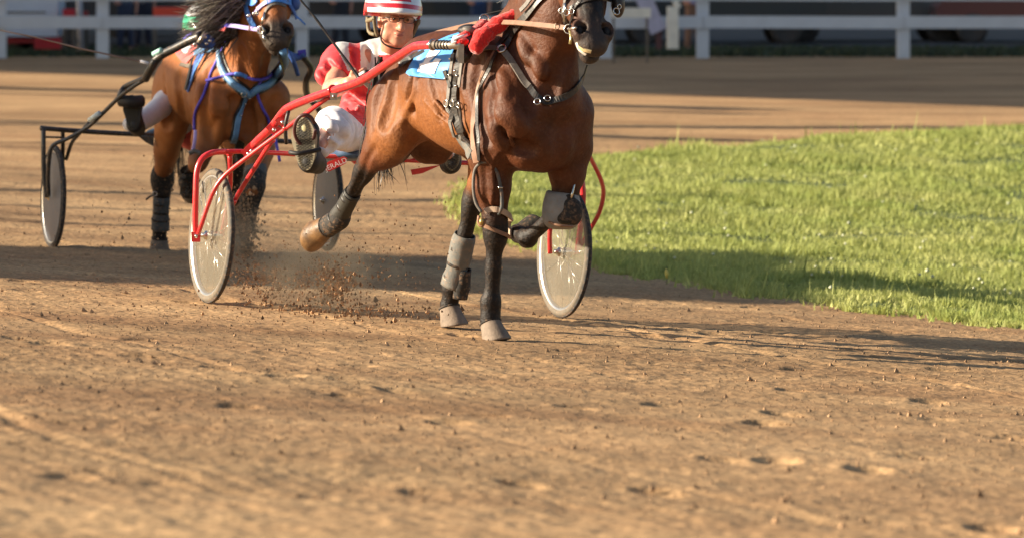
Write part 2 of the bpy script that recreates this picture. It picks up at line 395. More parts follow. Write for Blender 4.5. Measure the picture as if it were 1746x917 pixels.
# ------------------------------------------------------------------ horses
def torso(f, wd=1.0):
    L = lambda s_, t_, h_: f.L(s_, t_*wd, h_); ax = [tuple(f.h), tuple(f.l), (0, 0, 1)]; lt = tuple(f.l); p = []
    E = lambda s, t, h, r, k=.06: p.append(el(L(s, t, h), (r[0], r[1]*wd, r[2]), ax, k))
    E(.12, 0, 1.12, (.34, .235, .33)); E(-.15, 0, 1.13, (.42, .265, .29)); E(-.40, 0, 1.16, (.34, .235, .24))
    E(-.46, 0, 1.24, (.26, .18, .16)); E(.31, 0, 1.08, (.19, .19, .25))
    p.append(rc(L(.14, 0, 1.385), L(-.08, 0, 1.35), .085, .09, .07)); p.append(rc(L(-.05, 0, 1.28), L(-.55, 0, 1.255), .12, .11, .08))
    p.append(rc(L(.10, 0, 1.02), L(.38, 0, .93), .17, .13, .08))
    for g in (-1, 1):
        E(-.60, g*.08, 1.09, (.20, .125, .21)); E(-.73, g*.085, .98, (.12, .11, .20), .04)
        E(-.68, g*.13, .98, (.12, .075, .20), .03)
        p.append(rc(L(.10, g*.12, 1.36), L(.37, g*.145, 1.09), .07, .095, .05, 1, (lt, .8)))
        E(.20, g*.165, 1.05, (.15, .085, .13), .022)
        E(.40, g*.09, 1.02, (.09, .095, .14), .025); E(.36, g*.09, .90, (.09, .085, .09), .03)
        E(-.46, g*.16, 1.29, (.05, .04, .04), .06)
    p.append(rc(L(.545, 0, 1.18), L(.51, 0, .84), .02, .02, .07, -1))
    return p
rc0 = rc
def fore(p, f, sh, elb, knee, fet, cor, m=1.0):
    rc = lambda a, b, ra, rb, *o: rc0(a, b, ra*m, rb*m, *o)
    lt = tuple(f.l); k_ = (knee-elb).normalized(); mid = elb.lerp(knee, .42)
    bk = (fet-knee).normalized().cross(f.l).normalized()
    if bk.dot(f.h) > 0: bk = -bk
    p += [rc(sh, elb, .125, .10, .05), rc(elb, mid, .105, .082, .04), rc(mid, knee, .081, .052, .03),
          el(elb.lerp(knee, .3)+f.h*.035-f.l*.02, (.065, .055, .13), None, .016), el(elb.lerp(knee, .3)-f.h*.03+f.l*.03, (.055, .05, .14), None, .016), rc(knee-k_*.04, knee+k_*.035, .056, .053, .025),
          rc(knee, fet, .040, .033, .03), rc(knee+bk*.031+k_*.03, fet+bk*.026, .017, .018, .006), el(fet+bk*.008, (.048, .046, .050), None, .02),
          rc(fet, cor, .038, .046, .02)]
def hind(p, f, hip, st, hock, fet, cor, m=1.0):
    rc = lambda a, b, ra, rb, *o: rc0(a, b, ra*m, rb*m, *o)
    lt = tuple(f.l); g = (hock-st); mid = st.lerp(hock, .5)
    bk = (fet-hock).normalized().cross(f.l).normalized()
    if bk.dot(f.h) > 0: bk = -bk
    p += [rc(hip, st, .155, .125, .06, 1, (lt, .62)), rc(hip-f.h*.10, st.lerp(hock, .35), .14, .08, .05, 1, (lt, .6)), rc(st, mid, .115, .078, .05, 1, (lt, .8)), rc(mid, hock, .074, .048, .03),
          rc(st.lerp(hock, .45)+bk*.05, hock+bk*.045-(fet-hock).normalized()*.04, .035, .018, .02),
          rc(hock-(fet-hock).normalized()*.03+bk*.035, hock+(fet-hock).normalized()*.04, .032, .042, .025),
          rc(hock, fet, .041, .032, .03), rc(hock+bk*.032, fet+bk*.028, .017, .018, .006), el(fet+bk*.008, (.045, .042, .047), None, .02), rc(fet, cor, .036, .044, .02)]
def hoof(parent, cor, tip, mt, s=1, toe=None):
    """horn capsule: sloping wall, longer at the toe, flat sole with a darker underside"""
    ax = (tip-cor).normalized(); Lh = (tip-cor).length; toe = toe or Vector((.35, -1, 0)); td = (toe-ax*toe.dot(ax)).normalized(); sd_ = ax.cross(td); n = 24; V = []; F = []
    prof = [(-.010, .036, 0), (0, .045, 0), (.10, .0485, .001), (.35, .0525, .007), (.65, .0590, .014), (.92, .0650, .021), (1.0, .0645, .022), (.97, .044, .018), (.90, .020, .012)]
    for h, r, o in prof:
        for k in range(n):
            a = 2*math.pi*k/n; c_ = math.cos(a); hh = (h*Lh if h > 0 else h)*(1+.16*c_*(h > .05)); wob = 1+.012*math.sin(5*a+h*9)
            V.append(cor+ax*hh+td*(o*s+c_*r*s*1.08*wob)+sd_*math.sin(a)*r*s*wob)
    for i in range(len(prof)-1):
        for k in range(n): F.append((i*n+k, i*n+(k+1) % n, (i+1)*n+(k+1) % n, (i+1)*n+k))
    F.append(tuple((len(prof)-1)*n+k for k in range(n)))
    o = mesh('hoof', V, F, mt, parent)
    MB().tube([cor+ax*.0+td*math.cos(2*math.pi*k/18)*.048*s+sd_*math.sin(2*math.pi*k/18)*.047*s for k in range(18)], .006, 6, closed=True).build('coronet', M['boot_dark'], o)
    return o
def head(p, poll, tip, face, s=1.0):
    a = (tip-poll).normalized(); n = (face-a*face.dot(a)).normalized(); b = a.cross(n); T = (tip-poll).length
    Q = lambda t, v, u: poll+a*(t*T)+b*(v*s)+n*(u*s)
    A = [tuple(a), tuple(b), tuple(n)]; E = lambda t, v, u, r, k=.03, op=1: p.append(el(Q(t, v, u), [q*s for q in r], A, k, op))
    E(.13, 0, 0, (.15, .098, .095)); p.append(rc(Q(.15, 0, .03), Q(.80, 0, .022), .074*s, .046*s, .03))
    E(.30, 0, -.06, (.18, .082, .12)); p.append(rc(Q(.3, 0, -.09), Q(.86, 0, -.055), .062*s, .034*s, .03))
    E(.88, 0, -.002, (.075, .066, .060))
    for g in (-1, 1):
        E(.20, g*.088, .015, (.045, .025, .03)); p.append(rc(Q(.22, g*.080, -.005), Q(.66, g*.050, -.008), .028*s, .018*s, .02))
        E(.865, g*.050, .026, (.044, .028, .032), .010); E(.868, g*.053, .058, (.027, .0165, .030), .007, -1)
        p.append(rc(Q(-.02, g*.05, .0), Q(-.22, g*.075, .03), .038*s, .008*s, .02))
    E(.965, 0, .004, (.034, .050, .040), .02); E(.955, 0, -.052, (.034, .038, .028), .014); E(.99, 0, -.026, (.085, .08, .006), .008, -1)
    p.append(rc(Q(.80, 0, .075), Q(.98, 0, .062), .008*s, .008*s, .03, -1))
    return Q, a, b, n
def ptw(V, segs):
    w = np.zeros(len(V))
    for a, b, r, e in segs:
        a = np.array(a); b = np.array(b); ba = b-a; t = np.clip(((V-a)@ba)/max(ba@ba, 1e-9), 0, 1)
        d = np.sqrt(((V-a-t[:, None]*ba)**2).sum(1)); u = np.clip((r-d)/e, 0, 1); w = np.maximum(w, u*u*(3-2*u))
    return w
def eyes(parent, Q, s=1):
    for g in (-1, 1): MB().ball(Q(.205, g*.098, .022), .021*s, 12).build('eye', M['eye'], parent)
def strands(name, roots, dirs, n, ln, wd, mt, parent, wave=.03, rs=1, spread=.25, grav=.1):
    R_ = random.Random(rs); V = []; F = []
    for i in range(n):
        t = R_.random()*(len(roots)-1.001); k = int(t); r0 = roots[k].lerp(roots[k+1], t-k)+Vector((R_.gauss(0, .012), R_.gauss(0, .02), R_.gauss(0, .012)))
        d = dirs[k].lerp(dirs[k+1], t-k).normalized(); d = (d+Vector((R_.gauss(0, spread), R_.gauss(0, spread), R_.gauss(0, spread)))).normalized()
        L_ = ln*R_.uniform(.55, 1.15); sg = 7; c = r0.copy(); ph = R_.random()*6; W = wd*R_.uniform(.6, 1.3); o = len(V)
        sd_ = d.cross(Vector((R_.gauss(0, 1), R_.gauss(0, 1), R_.gauss(0, 1)))).normalized(); ud = d.cross(sd_)
        for j in range(sg+1):
            a = W*(1-(j/sg)**2*.9)/2; V += [c-sd_*a, c+sd_*a]
            c = c+(d+ud*math.sin(ph+j*.9)*wave*8+Vector((0, 0, -grav*j/sg))).normalized()*L_/sg
        F += [(o+2*j, o+2*j+1, o+2*j+3, o+2*j+2) for j in range(sg)]
    return mesh(name, V, F, mt, parent, True)

CARVE = .72
def carve(p, T, pix, r, depth, k, op=-1):
    "a groove (or, with op 1, a raised ridge) following the flesh"
    a = lay(T, pix, 0, 12)
    if a is None: return
    depth = depth*((CARVE) if op < 0 else 1)-(.004 if op > 0 else 0); q = [x+n*((r-depth) if op < 0 else depth) for x, n in zip(*a)]
    for u, v in zip(q, q[1:]): p.append(rc(u, v, r, r, k, op))
def relief(V, F, amps):
    fn = np.cross(V[F[:, 2]]-V[F[:, 0]], V[F[:, 3]]-V[F[:, 1]]); n = np.zeros_like(V)
    for i in range(4): np.add.at(n, F[:, i], fn)
    n /= np.linalg.norm(n, axis=1)[:, None]+1e-9; x, y, z = V.T
    for s_, a_ in amps:
        q = vnoise(x*.9+z*.3, y+z*.6, s_, 31)+vnoise(y*.8-x*.4, z, s_, 32)+vnoise(x+z*.5, z-y*.5, s_*1.3, 33)
        V = V+n*(q*a_)[:, None]
    return V
# --- the leading horse
F1 = Frame(847, 18.3, 32, -.02)
p = torso(F1); J = F1.J; L = F1.L
h1 = dict(
 rf=(L(.36, -.15, 1.06), J(838, 262, -.16), J(845, 392, -.13), J(838, 514, -.12), J(836, 545, -.12)),
 lf=(L(.36, .14, 1.06), L(.33, .17, .90), J(963, 350, .15), J(900, 407, .13), P(884, 398, 18.42)),
 rh=(L(-.62, -.13, 1.03), J(672, 224, -.18), J(622, 290, -.17), J(577, 374, -.15), J(556, 388, -.15)),
 lh=(L(-.56, .12, 1.08), L(-.24, .17, .93), J(806, 345, .13), J(771, 490, .12), J(766, 520, .12)))
fore(p, F1, *h1['rf']); fore(p, F1, *h1['lf']); hind(p, F1, *h1['rh']); hind(p, F1, *h1['lh'])
lt = tuple(F1.l)
nb, nm, npo = L(.27, 0, 1.25), J(935, 20, 0), J(975, -85, 0)
p += [rc(nb, nm, .235, .155, .10, 1, (lt, .66)), rc(nm, npo, .155, .105, .06, 1, (lt, .68)), rc(L(.10, 0, 1.43), J(912, -15, 0), .06, .07, .08), rc(J(912, -15, 0), npo+Zv*.02, .07, .06, .05),
      rc(L(.44, 0, 1.16), J(962, 30, 0), .10, .07, .08)]
Q1, a1, b1, n1 = head(p, P(984, -112, 17.72), P(1012, 89, 17.30), Vector((.22, -1, .5)), 1.24)
V, F = sdf_mesh(p, .020, 1); T_ = Surf((V, F))
carve(p, T_, [(903, 92), (913, 122), (930, 146), (938, 162)], .030, .017, .035); carve(p, T_, [(968, 92), (950, 118), (938, 148), (934, 165)], .034, .018, .035)
carve(p, T_, [(868, 62), (884, 98), (899, 140), (903, 185)], .032, .020, .03); carve(p, T_, [(818, 100), (812, 150), (818, 205), (832, 240)], .030, .018, .03)
carve(p, T_, [(832, 214), (856, 236), (886, 250), (905, 256)], .028, .016, .03); carve(p, T_, [(716, 108), (704, 140), (698, 170), (700, 190)], .030, .020, .03)
carve(p, T_, [(652, 142), (640, 180), (634, 220)], .026, .018, .03); carve(p, T_, [(842, 120), (846, 150), (838, 180), (842, 204)], .022, .014, .02)
carve(p, T_, [(672, 130), (664, 180), (654, 215)], .030, .022, .03); carve(p, T_, [(880, 190), (872, 215), (856, 222)], .022, .014, .02)
carve(p, T_, [(640, 252), (628, 270), (618, 300), (600, 335)], .014, .010, .012); carve(p, T_, [(845, 290), (842, 330), (838, 362)], .014, .010, .012); carve(p, T_, [(826, 288), (828, 330), (832, 360)], .012, .009, .012)
for q_ in ([(852, 128), (862, 150), (858, 172)], [(850, 190), (866, 206), (884, 226)], [(864, 184), (880, 200), (892, 222)], [(838, 212), (846, 234), (860, 250)], [(912, 100), (924, 128)], [(886, 70), (900, 100)]): carve(p, T_, q_, .020, -.007, .03, 1)
for q_ in ([(708, 150), (700, 172), (690, 196), (682, 214)], [(700, 96), (708, 130), (706, 152)]): carve(p, T_, q_, .012, -.007, .02, 1)
for k_ in range(5): carve(p, T_, [(742+k_*9-8, 128), (744+k_*9, 165), (752+k_*9, 205)], .018, .016, .02)
for q_ in ([(850, 258), (840, 280), (842, 318), (838, 350)], [(722, 172), (745, 196), (772, 216), (792, 226)], [(742, 172), (756, 190), (770, 204)], [(872, 196), (868, 226), (876, 250)], [(990, 30), (986, 14), (990, 0)]): carve(p, T_, q_, .008, .0015, .007, 1)
for g in (-1, 1):
    c_, nn_ = T_.b[0].find_nearest(Q1(.868, g*.050, .052))[:2]; nn_ = nn_ if nn_.dot(n1) > 0 else -nn_; e1_ = (a1*.75+b1*g*.6); e1_ = (e1_-nn_*e1_.dot(nn_)).normalized(); p.append(el(c_-nn_*.004, (.030, .019, .036), [tuple(e1_), tuple(nn_.cross(e1_)), tuple(nn_)], .006, -1))
V, F = sdf_mesh(p, .0085, 2); V = relief(V, F, ((6, .004), (15, .0024), (38, .0010)))
S1 = Surf((V, F))
horse1 = empty('race_horse', (F1.O.x, F1.O.y, 0), 'dark bay trotting horse in black harness wearing the blue cloth, nearest the camera', 'horse')
segs = []
for k in ('rf', 'lf'): q = h1[k]; segs += [(q[2].lerp(q[1], .12), q[2], .12, .08), (q[2], q[3], .10, .04), (q[3], q[4], .12, .03)]
for k in ('rh', 'lh'): q = h1[k]; segs += [(q[2], q[3], .12, .07), (q[3], q[4], .12, .03)]
mzs = [(Q1(.92, 0, 0), Q1(1.0, 0, 0), .16, .10)]; segs += [(Q1(.05, .06, 0), Q1(.75, 0, .09), .13, .08)]
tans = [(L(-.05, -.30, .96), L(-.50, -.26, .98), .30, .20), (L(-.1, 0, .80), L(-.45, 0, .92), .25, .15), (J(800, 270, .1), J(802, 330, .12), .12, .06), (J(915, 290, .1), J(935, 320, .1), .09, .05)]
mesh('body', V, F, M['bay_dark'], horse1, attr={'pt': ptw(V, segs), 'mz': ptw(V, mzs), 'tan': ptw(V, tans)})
hoof(horse1, h1['rf'][4]-Zv*.012, h1['rf'][4]-Zv*.10+F1.h*.045, M['hoof_dusty']); hoof(horse1, h1['lf'][4], P(908, 385, 18.47), M['boot_dark'], .85)
hoof(horse1, J(559, 386, -.15), J(535, 396, -.145), M['hoof'], 1.05, Vector((-.3, -.2, -1))); hoof(horse1, h1['lh'][4]-Zv*.01, h1['lh'][4]-Zv*.10+F1.h*.035, M['hoof_dusty'])
eyes(horse1, Q1)
def blob(name, c, r, A, mt, parent, n=12):
    mb = MB().ball((0, 0, 0), 1, n); R = Matrix((A[0], A[1], A[2])).transposed(); mb.V = [R@Vector((v.x*r[0], v.y*r[1], v.z*r[2]))+c for v in mb.V]
    return mb.build(name, mt, parent)
A1 = (a1, b1, n1)
0 and blob('lower_lip', Q1(.985, -.006, -.048), (.016, .034, .012), A1, M['foam'], horse1)
0 and blob('teeth', Q1(.990, -.004, -.030), (.012, .028, .007), A1, M['teeth'], horse1)
cres = [L(.20, 0, 1.50), J(893, 10, 0), J(915, -25, 0), J(950, -95, 0)]
strands('mane', cr(cres, 4), [F1.l*-.2-F1.h*.9-Zv*.55]*13, 420, .17, .006, M['mane_dark'], horse1, .02, 3, .18)
strands('tail', [L(-1.0, 0, 1.28), L(-1.0, 0, 1.05)], [Vector((.0, .25, -1))]*2, 260, .42, .010, M['mane_dark'], horse1, .03, 4, .14)
strands('tail_tip', [P(650, 262, 19.3), P(652, 276, 19.3)], [Vector((.0, .0, -1)), Vector((.25, 0, -1))], 40, .13, .005, M['mane_dark'], horse1, .05, 4, .35)

def nostrils(parent, Q, a, b, n, s, S):
    for g in (-1, 1):
        c = Q(.868, g*.050, .052); blob('nostril', Q(.868, g*.048, .040-.020), (.024*s, .016*s, .020*s), (a, b, n), M['nostril'], parent); continue; A = ((a*.9+b*g*.45).normalized(), (b*.85*g-a*.4+n*-.5).normalized(), None); ax3 = A[0].cross(A[1]).normalized(); e2 = ax3.cross(A[0]).normalized()  # black fill stands in for the deep shade inside the nostril
        if ax3.dot(n) < 0: ax3 = -ax3
        r = S.b[0].find_nearest(c); c = r[0]; nn = r[1] if r[1].dot(n) > 0 else -r[1]; e1 = (A[0]-nn*A[0].dot(nn)).normalized(); e2 = nn.cross(e1)
        blob('nostril', c-nn*.002*s, (.020*s, .019*s, .006*s), (e1, e2, nn), M['nostril'], parent)
        pts = [c+nn*.004*s+e1*.023*s*math.cos(t)+e2*.023*s*math.sin(t) for t in [2*math.pi*i/20 for i in range(20)]]
        MB().tube(pts, .0055*s, 7, closed=True).build('nostril_rim', M['muzzle'], parent)
nostrils(horse1, Q1, a1, b1, n1, 1.24, S1)
strap('lip_or_lit_edge', S1, [(983, 73), (986, 82), (992, 89), (999, 94)], .018, M['foam'], horse1, .0, .003)
strap('teeth', S1, [(988, 80), (996, 85), (1008, 88)], .014, M['teeth'], horse1, .007, .005)
# --- the following horse
F2 = Frame(378, 25.8, 21, -.25)
CARVE = 1.15; p = torso(F2, 1.14); J2 = F2.J; L2 = F2.L; lt = tuple(F2.l)
h2 = dict(
 rf=(L2(.40, -.17, 1.06), L2(.30, -.17, .90), P(339, 272, 25.35), P(326, 296, 25.62), P(322, 306, 25.68)),
 lf=(L2(.42, .17, 1.06), L2(.33, .17, .90), P(432, 316, 25.1), P(416, 392, 25.2), P(411, 408, 25.15)),
 rh=(L2(-.60, -.12, 1.10), J2(292, 208, -.19), J2(277, 303, -.15), J2(273, 392, -.14), J2(272, 406, -.14)),
 lh=(L2(-.58, .12, 1.10), L2(-.30, .16, .93), P(402, 288, 26.0), P(401, 340, 26.25), P(401, 352, 26.3)))
fore(p, F2, *h2['rf'], m=1.14); fore(p, F2, *h2['lf'], m=1.14); hind(p, F2, *h2['rh'], m=1.14); hind(p, F2, *h2['lh'], m=1.14)
nb, nm, npo = L2(.28, 0, 1.25), J2(437, 30, 0), J2(452, -50, 0)
p += [rc(nb, nm, .225, .155, .10, 1, (lt, .72)), rc(nm, npo, .155, .105, .06, 1, (lt, .72)), rc(L2(.10, 0, 1.43), J2(425, 0, 0), .06, .07, .08),
      rc(L2(.50, 0, 1.16), J2(448, 40, 0), .11, .08, .08)]
Q2, a2, b2, n2 = head(p, P(460, -70, 24.75), P(473, 80, 24.40), Vector((.05, -1, .45)), 1.42)
V, F = sdf_mesh(p, .022, 1); T_ = Surf((V, F))
carve(p, T_, [(430, 160), (425, 190), (424, 225), (424, 240)], .040, .020, .04); carve(p, T_, [(356, 118), (348, 160), (350, 205), (362, 235)], .030, .018, .03)
carve(p, T_, [(412, 85), (415, 120), (422, 146)], .034, .022, .03); carve(p, T_, [(456, 95), (452, 125), (440, 150)], .034, .020, .03)
carve(p, T_, [(366, 232), (378, 208), (390, 182), (398, 170)], .028, .014, .03); carve(p, T_, [(474, 165), (462, 190), (458, 225)], .028, .014, .03)
carve(p, T_, [(300, 125), (306, 170), (312, 205)], .03, .018, .03); carve(p, T_, [(278, 130), (284, 180), (284, 215)], .028, .018, .03)
for q_ in ([(362, 170), (368, 195)], [(385, 175), (380, 205), (372, 235)], [(440, 178), (446, 205)], [(392, 205), (394, 230)], [(340, 130), (336, 165)]): carve(p, T_, q_, .022, -.010, .03, 1)
for g in (-1, 1):
    c_, nn_ = T_.b[0].find_nearest(Q2(.868, g*.050, .052))[:2]; nn_ = nn_ if nn_.dot(n2) > 0 else -nn_; e1_ = (a2*.75+b2*g*.6); e1_ = (e1_-nn_*e1_.dot(nn_)).normalized(); p.append(el(c_-nn_*.004, (.034, .022, .040), [tuple(e1_), tuple(nn_.cross(e1_)), tuple(nn_)], .008, -1))
V, F = sdf_mesh(p, .012, 2); V = relief(V, F, ((6, .005), (15, .0028), (34, .0012)))
S2 = Surf((V, F))
horse2 = empty('race_horse', (F2.O.x, F2.O.y, 0), 'light bay horse in blue harness following behind on the left', 'horse')
segs = []
for k in ('rf', 'lf'): q = h2[k]; segs += [(q[2].lerp(q[1], .1), q[2], .11, .11), (q[2], q[3], .10, .07), (q[3], q[4], .11, .05)]
for k in ('rh', 'lh'): q = h2[k]; segs += [(q[2], q[3], .11, .06), (q[3], q[4], .12, .03)]
mzs = [(Q2(.92, 0, 0), Q2(1.0, 0, 0), .17, .07)]
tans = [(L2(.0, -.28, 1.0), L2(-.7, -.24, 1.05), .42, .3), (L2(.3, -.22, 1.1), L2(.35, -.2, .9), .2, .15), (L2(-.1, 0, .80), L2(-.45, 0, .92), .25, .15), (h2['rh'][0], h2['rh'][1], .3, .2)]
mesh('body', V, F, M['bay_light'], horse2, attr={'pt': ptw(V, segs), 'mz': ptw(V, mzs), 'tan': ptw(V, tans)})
hoof(horse2, h2['rh'][4], J2(269, 428, -.14)+F2.h*.02, M['hoof_dusty'], 1.1); hoof(horse2, h2['lf'][4], P(409, 428, 25.1), M['hoof_dusty']); hoof(horse2, h2['rf'][4], P(322, 325, 25.8), M['hoof_dusty'])
hoof(horse2, h2['lh'][4], P(402, 368, 26.38), M['hoof_dusty'])
eyes(horse2, Q2)
nostrils(horse2, Q2, a2, b2, n2, 1.42, S2)
strap('lip_or_lit_edge', S2, [(449, 50), (450, 60), (454, 69), (462, 76)], .022, M['muzzle'], horse2, .001, .003)  # pale strip stands in for light on the left of the muzzle
cres = [P(400, 62, 25.15), P(405, 30, 25.1), P(416, -5, 25.0), P(428, -50, 24.95)]
strands('mane', cr(cres, 3), [Vector((-1, .1, -.22)), Vector((-1, .1, -.12)), Vector((-1, .1, .02))]*3+[Vector((-1, .1, 0))], 1500, .36, .0065, M['mane_grey'], horse2, .03, 5, .22, .25)
strands('mane_underside', cr(cres[:3], 3), [Vector((-.8, .1, -.6)), Vector((-1, .1, -.3)), Vector((-1, .1, -.1))]*2+[Vector((-1, .1, 0))], 300, .24, .007, M['mane_dark'], horse2, .03, 6, .2, .4)
strands('tail', [L2(-1.0, 0, 1.28), L2(-1.0, 0, 1.05)], [Vector((.0, .25, -1))]*2, 250, .7, .010, M['mane_dark'], horse2, .02, 4, .12)
# ------------------------------------------------------------------ ground
def dirt_h(x, y):
    n = .020*vnoise(x, y, .9, 1)+.012*vnoise(x, y*1.4, 3.3, 2)+.007*vnoise(x, y, 11, 3)+.006*vnoise(x, y, 33, 4)*(.5+1.2*np.clip(vnoise(x, y, .6, 8)*2+.5, 0, 1))
    c = x*.94+y*.34+.25*vnoise(x, y, .35, 6)                     # across the line of travel: harrow lines and wheel ruts
    n = n+.0012*np.sin(c*2*math.pi/.11)*np.clip(vnoise(x, y, .5, 7)*3+.3, 0, 1)
    for r_ in (-2.6, -1.05, .45, 2.2, 3.7, 5.6, 7.1): rv = np.clip(vnoise(x, y, .45, 40+int(r_*3))*2.5+.35, 0, 1); n = n-.010*rv*np.exp(-((c-4.2-r_)/.03)**2)+.004*rv*np.exp(-((np.abs(c-4.2-r_)-.055)/.025)**2)
    return n*np.clip((60-y)/25, .15, 1)
ys = [5.0]
while ys[-1] < 1400: ys.append(ys[-1]+max(.024, ys[-1]*.0013 if ys[-1] < 30 else (ys[-1]-30)*.02+.04))
ys = np.array(ys); u = np.linspace(-1, 1, 420); u = np.sign(u)*(np.abs(u)*.55+.45*np.abs(u)**5)
X = u[None]*(1.4+ys[:, None]*.30) + ys[:, None]*.045; Y = np.repeat(ys[:, None], len(u), 1)
far = np.clip((np.abs(u)-.93)/.07, 0, 1)[None]*1.0; X = X + np.sign(X)*far*300
Zg = G(X, Y)+dirt_h(X, Y)
for _ in range(260):                                            # hoof prints pressed into the track
    hx, hy = rng.uniform(-4, 5), 10+19*rng.random(); hx = hx*(.35+hy/30); ti = rng.uniform(-.5, .9); j0, j1 = np.searchsorted(ys, [hy-.2, hy+.2])
    xx = X[j0:j1]-hx; yy = Y[j0:j1]-hy; q = xx*math.cos(ti)+yy*math.sin(ti); w_ = -xx*math.sin(ti)+yy*math.cos(ti); rr = np.sqrt((q/.062)**2+(w_/.075)**2); dp = rng.uniform(.006, .017)
    Zg[j0:j1] += np.where(rr < 2.2, -dp*np.exp(-rr**4)+dp*.45*np.exp(-((rr-1.35)/.28)**2)*(.5+.5*np.tanh(w_*30)), 0)
nr, nc = X.shape; idx = np.arange(nr*nc).reshape(nr, nc)
V = np.stack([X, Y, Zg], -1).reshape(-1, 3); F = np.stack([idx[:-1, :-1], idx[:-1, 1:], idx[1:, 1:], idx[1:, :-1]], -1).reshape(-1, 4)
def dirt_mat():
    m = mat('sandy dirt', (.30, .17, .085), .95, .2, 3, .008, 26, spec=.15); nt = m.node_tree; N = nt.nodes; Lk = nt.links; b = N['Principled BSDF']
    tc = N.new('ShaderNodeTexCoord')
    def noise(s, d, st=None):
        q = N.new('ShaderNodeTexNoise'); q.inputs['Scale'].default_value = s; q.inputs['Detail'].default_value = d; q.inputs['Roughness'].default_value = .65
        mp = N.new('ShaderNodeMapping'); mp.inputs['Scale'].default_value = st or (1, 1, 1); Lk.new(tc.outputs['Object'], mp.inputs[0]); Lk.new(mp.outputs[0], q.inputs[0]); return q
    a = noise(1.1, 6, (.35, 1, 1)); r = N.new('ShaderNodeValToRGB'); e = r.color_ramp.elements
    e[0].position = .32; e[0].color = (.31, .176, .086, 1); e[1].position = .68; e[1].color = (.51, .325, .165, 1); Lk.new(a.outputs[0], r.inputs[0])
    c = noise(34, 6); mr = N.new('ShaderNodeMapRange'); mr.inputs[1].default_value = .35; mr.inputs[2].default_value = .65; mr.inputs[3].default_value = .62; mr.inputs[4].default_value = 1.28
    Lk.new(c.outputs[0], mr.inputs[0]); hs = N.new('ShaderNodeHueSaturation'); Lk.new(r.outputs[0], hs.inputs['Color']); Lk.new(mr.outputs[0], hs.inputs['Value'])
    dm = noise(.45, 5, (.5, 1, 1)); dr = N.new('ShaderNodeMapRange'); dr.inputs[1].default_value = .42; dr.inputs[2].default_value = .62; dr.inputs[3].default_value = 1.08; dr.inputs[4].default_value = .78; Lk.new(dm.outputs[0], dr.inputs[0])
    h2_ = N.new('ShaderNodeHueSaturation'); Lk.new(hs.outputs[0], h2_.inputs['Color']); Lk.new(dr.outputs[0], h2_.inputs['Value']); Lk.new(h2_.outputs[0], b.inputs['Base Color']); return m
mesh('dirt_track', V, F, dirt_mat())['kind'] = 'structure'
# infield lawn: the edges were read off the photograph and projected onto the ground
lo_e = [(792, 352), (806, 378), (850, 405), (930, 432), (1008, 452), (1060, 466), (1130, 482), (1200, 492), (1400, 520), (1746, 560), (2300, 630)]
up_e = [(792, 351), (797, 335), (800, 320), (850, 303), (930, 288), (1008, 275), (1100, 263), (1200, 254), (1400, 235), (1746, 218), (2300, 195)]
def at(e, x):
    for a, b in zip(e, e[1:]):
        if a[0] <= x <= b[0]: return a[1]+(b[1]-a[1])*(x-a[0])/(b[0]-a[0])
nu, nt_ = 110, 60; V = []; F = []
for i in range(nu+1):
    px = 792+(2300-792)*(i/nu)**1.3; A_ = GP(px, at(lo_e, px)+math.sin(px*.11)*3+math.sin(px*.031)*4); B_ = GP(px, at(up_e, px))
    for j in range(nt_+1):
        q = A_.lerp(B_, (j/nt_)); e = min(1, j/3, (nt_-j)/3, i/3); V.append(Vector((q.x, q.y, g1(q.x, q.y)-.02+.055*e+.05*float(vnoise(np.array(q.x), np.array(q.y), .8, 9)*e))))
for i in range(nu):
    for j in range(nt_): a = i*(nt_+1)+j; F.append((a, a+nt_+1, a+nt_+2, a+1))
mesh('infield_lawn', V, F, mat('lawn soil and thatch', (.10, .13, .035), .9, .35, 3, .02, 30, col2=(.055, .09, .02)))['kind'] = 'structure'
# grass blades
gb = np.array([tuple(v) for v in V]); lawnV = gb
n = 230000; a = rng.random(n)**.8; i = (a*nu).astype(int).clip(0, nu-1); j = (rng.random(n)**1.25*nt_).astype(int).clip(0, nt_-1)
fu = rng.random(n); fv = rng.random(n); k = i*(nt_+1)+j
base = gb[k]*((1-fu)*(1-fv))[:, None]+gb[k+nt_+1]*(fu*(1-fv))[:, None]+gb[k+1]*((1-fu)*fv)[:, None]+gb[k+nt_+2]*(fu*fv)[:, None]
hh = rng.uniform(.03, .075, n)*(1+.8*np.clip(vnoise(base[:, 0], base[:, 1], .9, 5)*2, -.3, 1))*np.where(rng.random(n) < .004, 2.6, 1); wd = rng.uniform(.004, .009, n)*(1+base[:, 1]/40)
an = rng.random(n)*math.pi; dx = np.cos(an)*wd; dy = np.sin(an)*wd*.6; lx = rng.normal(0, .35, n)*hh+.1*hh; ly = rng.normal(0, .35, n)*hh
edge = rng.random(n) < .25; base[edge, 0] += rng.normal(0, .10, edge.sum()); base[edge, 1] += rng.normal(0, .14, edge.sum()); base[:, 2] = np.maximum(base[:, 2], G(base[:, 0], base[:, 1]))-.012; hh = hh*np.where(vnoise(base[:, 0], base[:, 1], 2.2, 15) < -.22, .45, 1); hh = hh*np.where((vnoise(base[:, 0], base[:, 1], 1.4, 16) > .33) & (rng.random(n) < .5), 1.6, 1)
v0 = base+np.stack([-dx, -dy, 0*dx], 1); v1 = base+np.stack([dx, dy, 0*dx], 1); v2 = base+np.stack([lx, ly, hh], 1)
V = np.stack([v0, v1, v2], 1).reshape(-1, 3); F = np.arange(3*n).reshape(-1, 3)
gm = mat('meadow grass', (.24, .31, .07), .65, .35, .8, col2=(.54, .54, .20), island=.35, spec=.3); gm.node_tree.nodes['Principled BSDF'].inputs['Transmission Weight'].default_value = 0
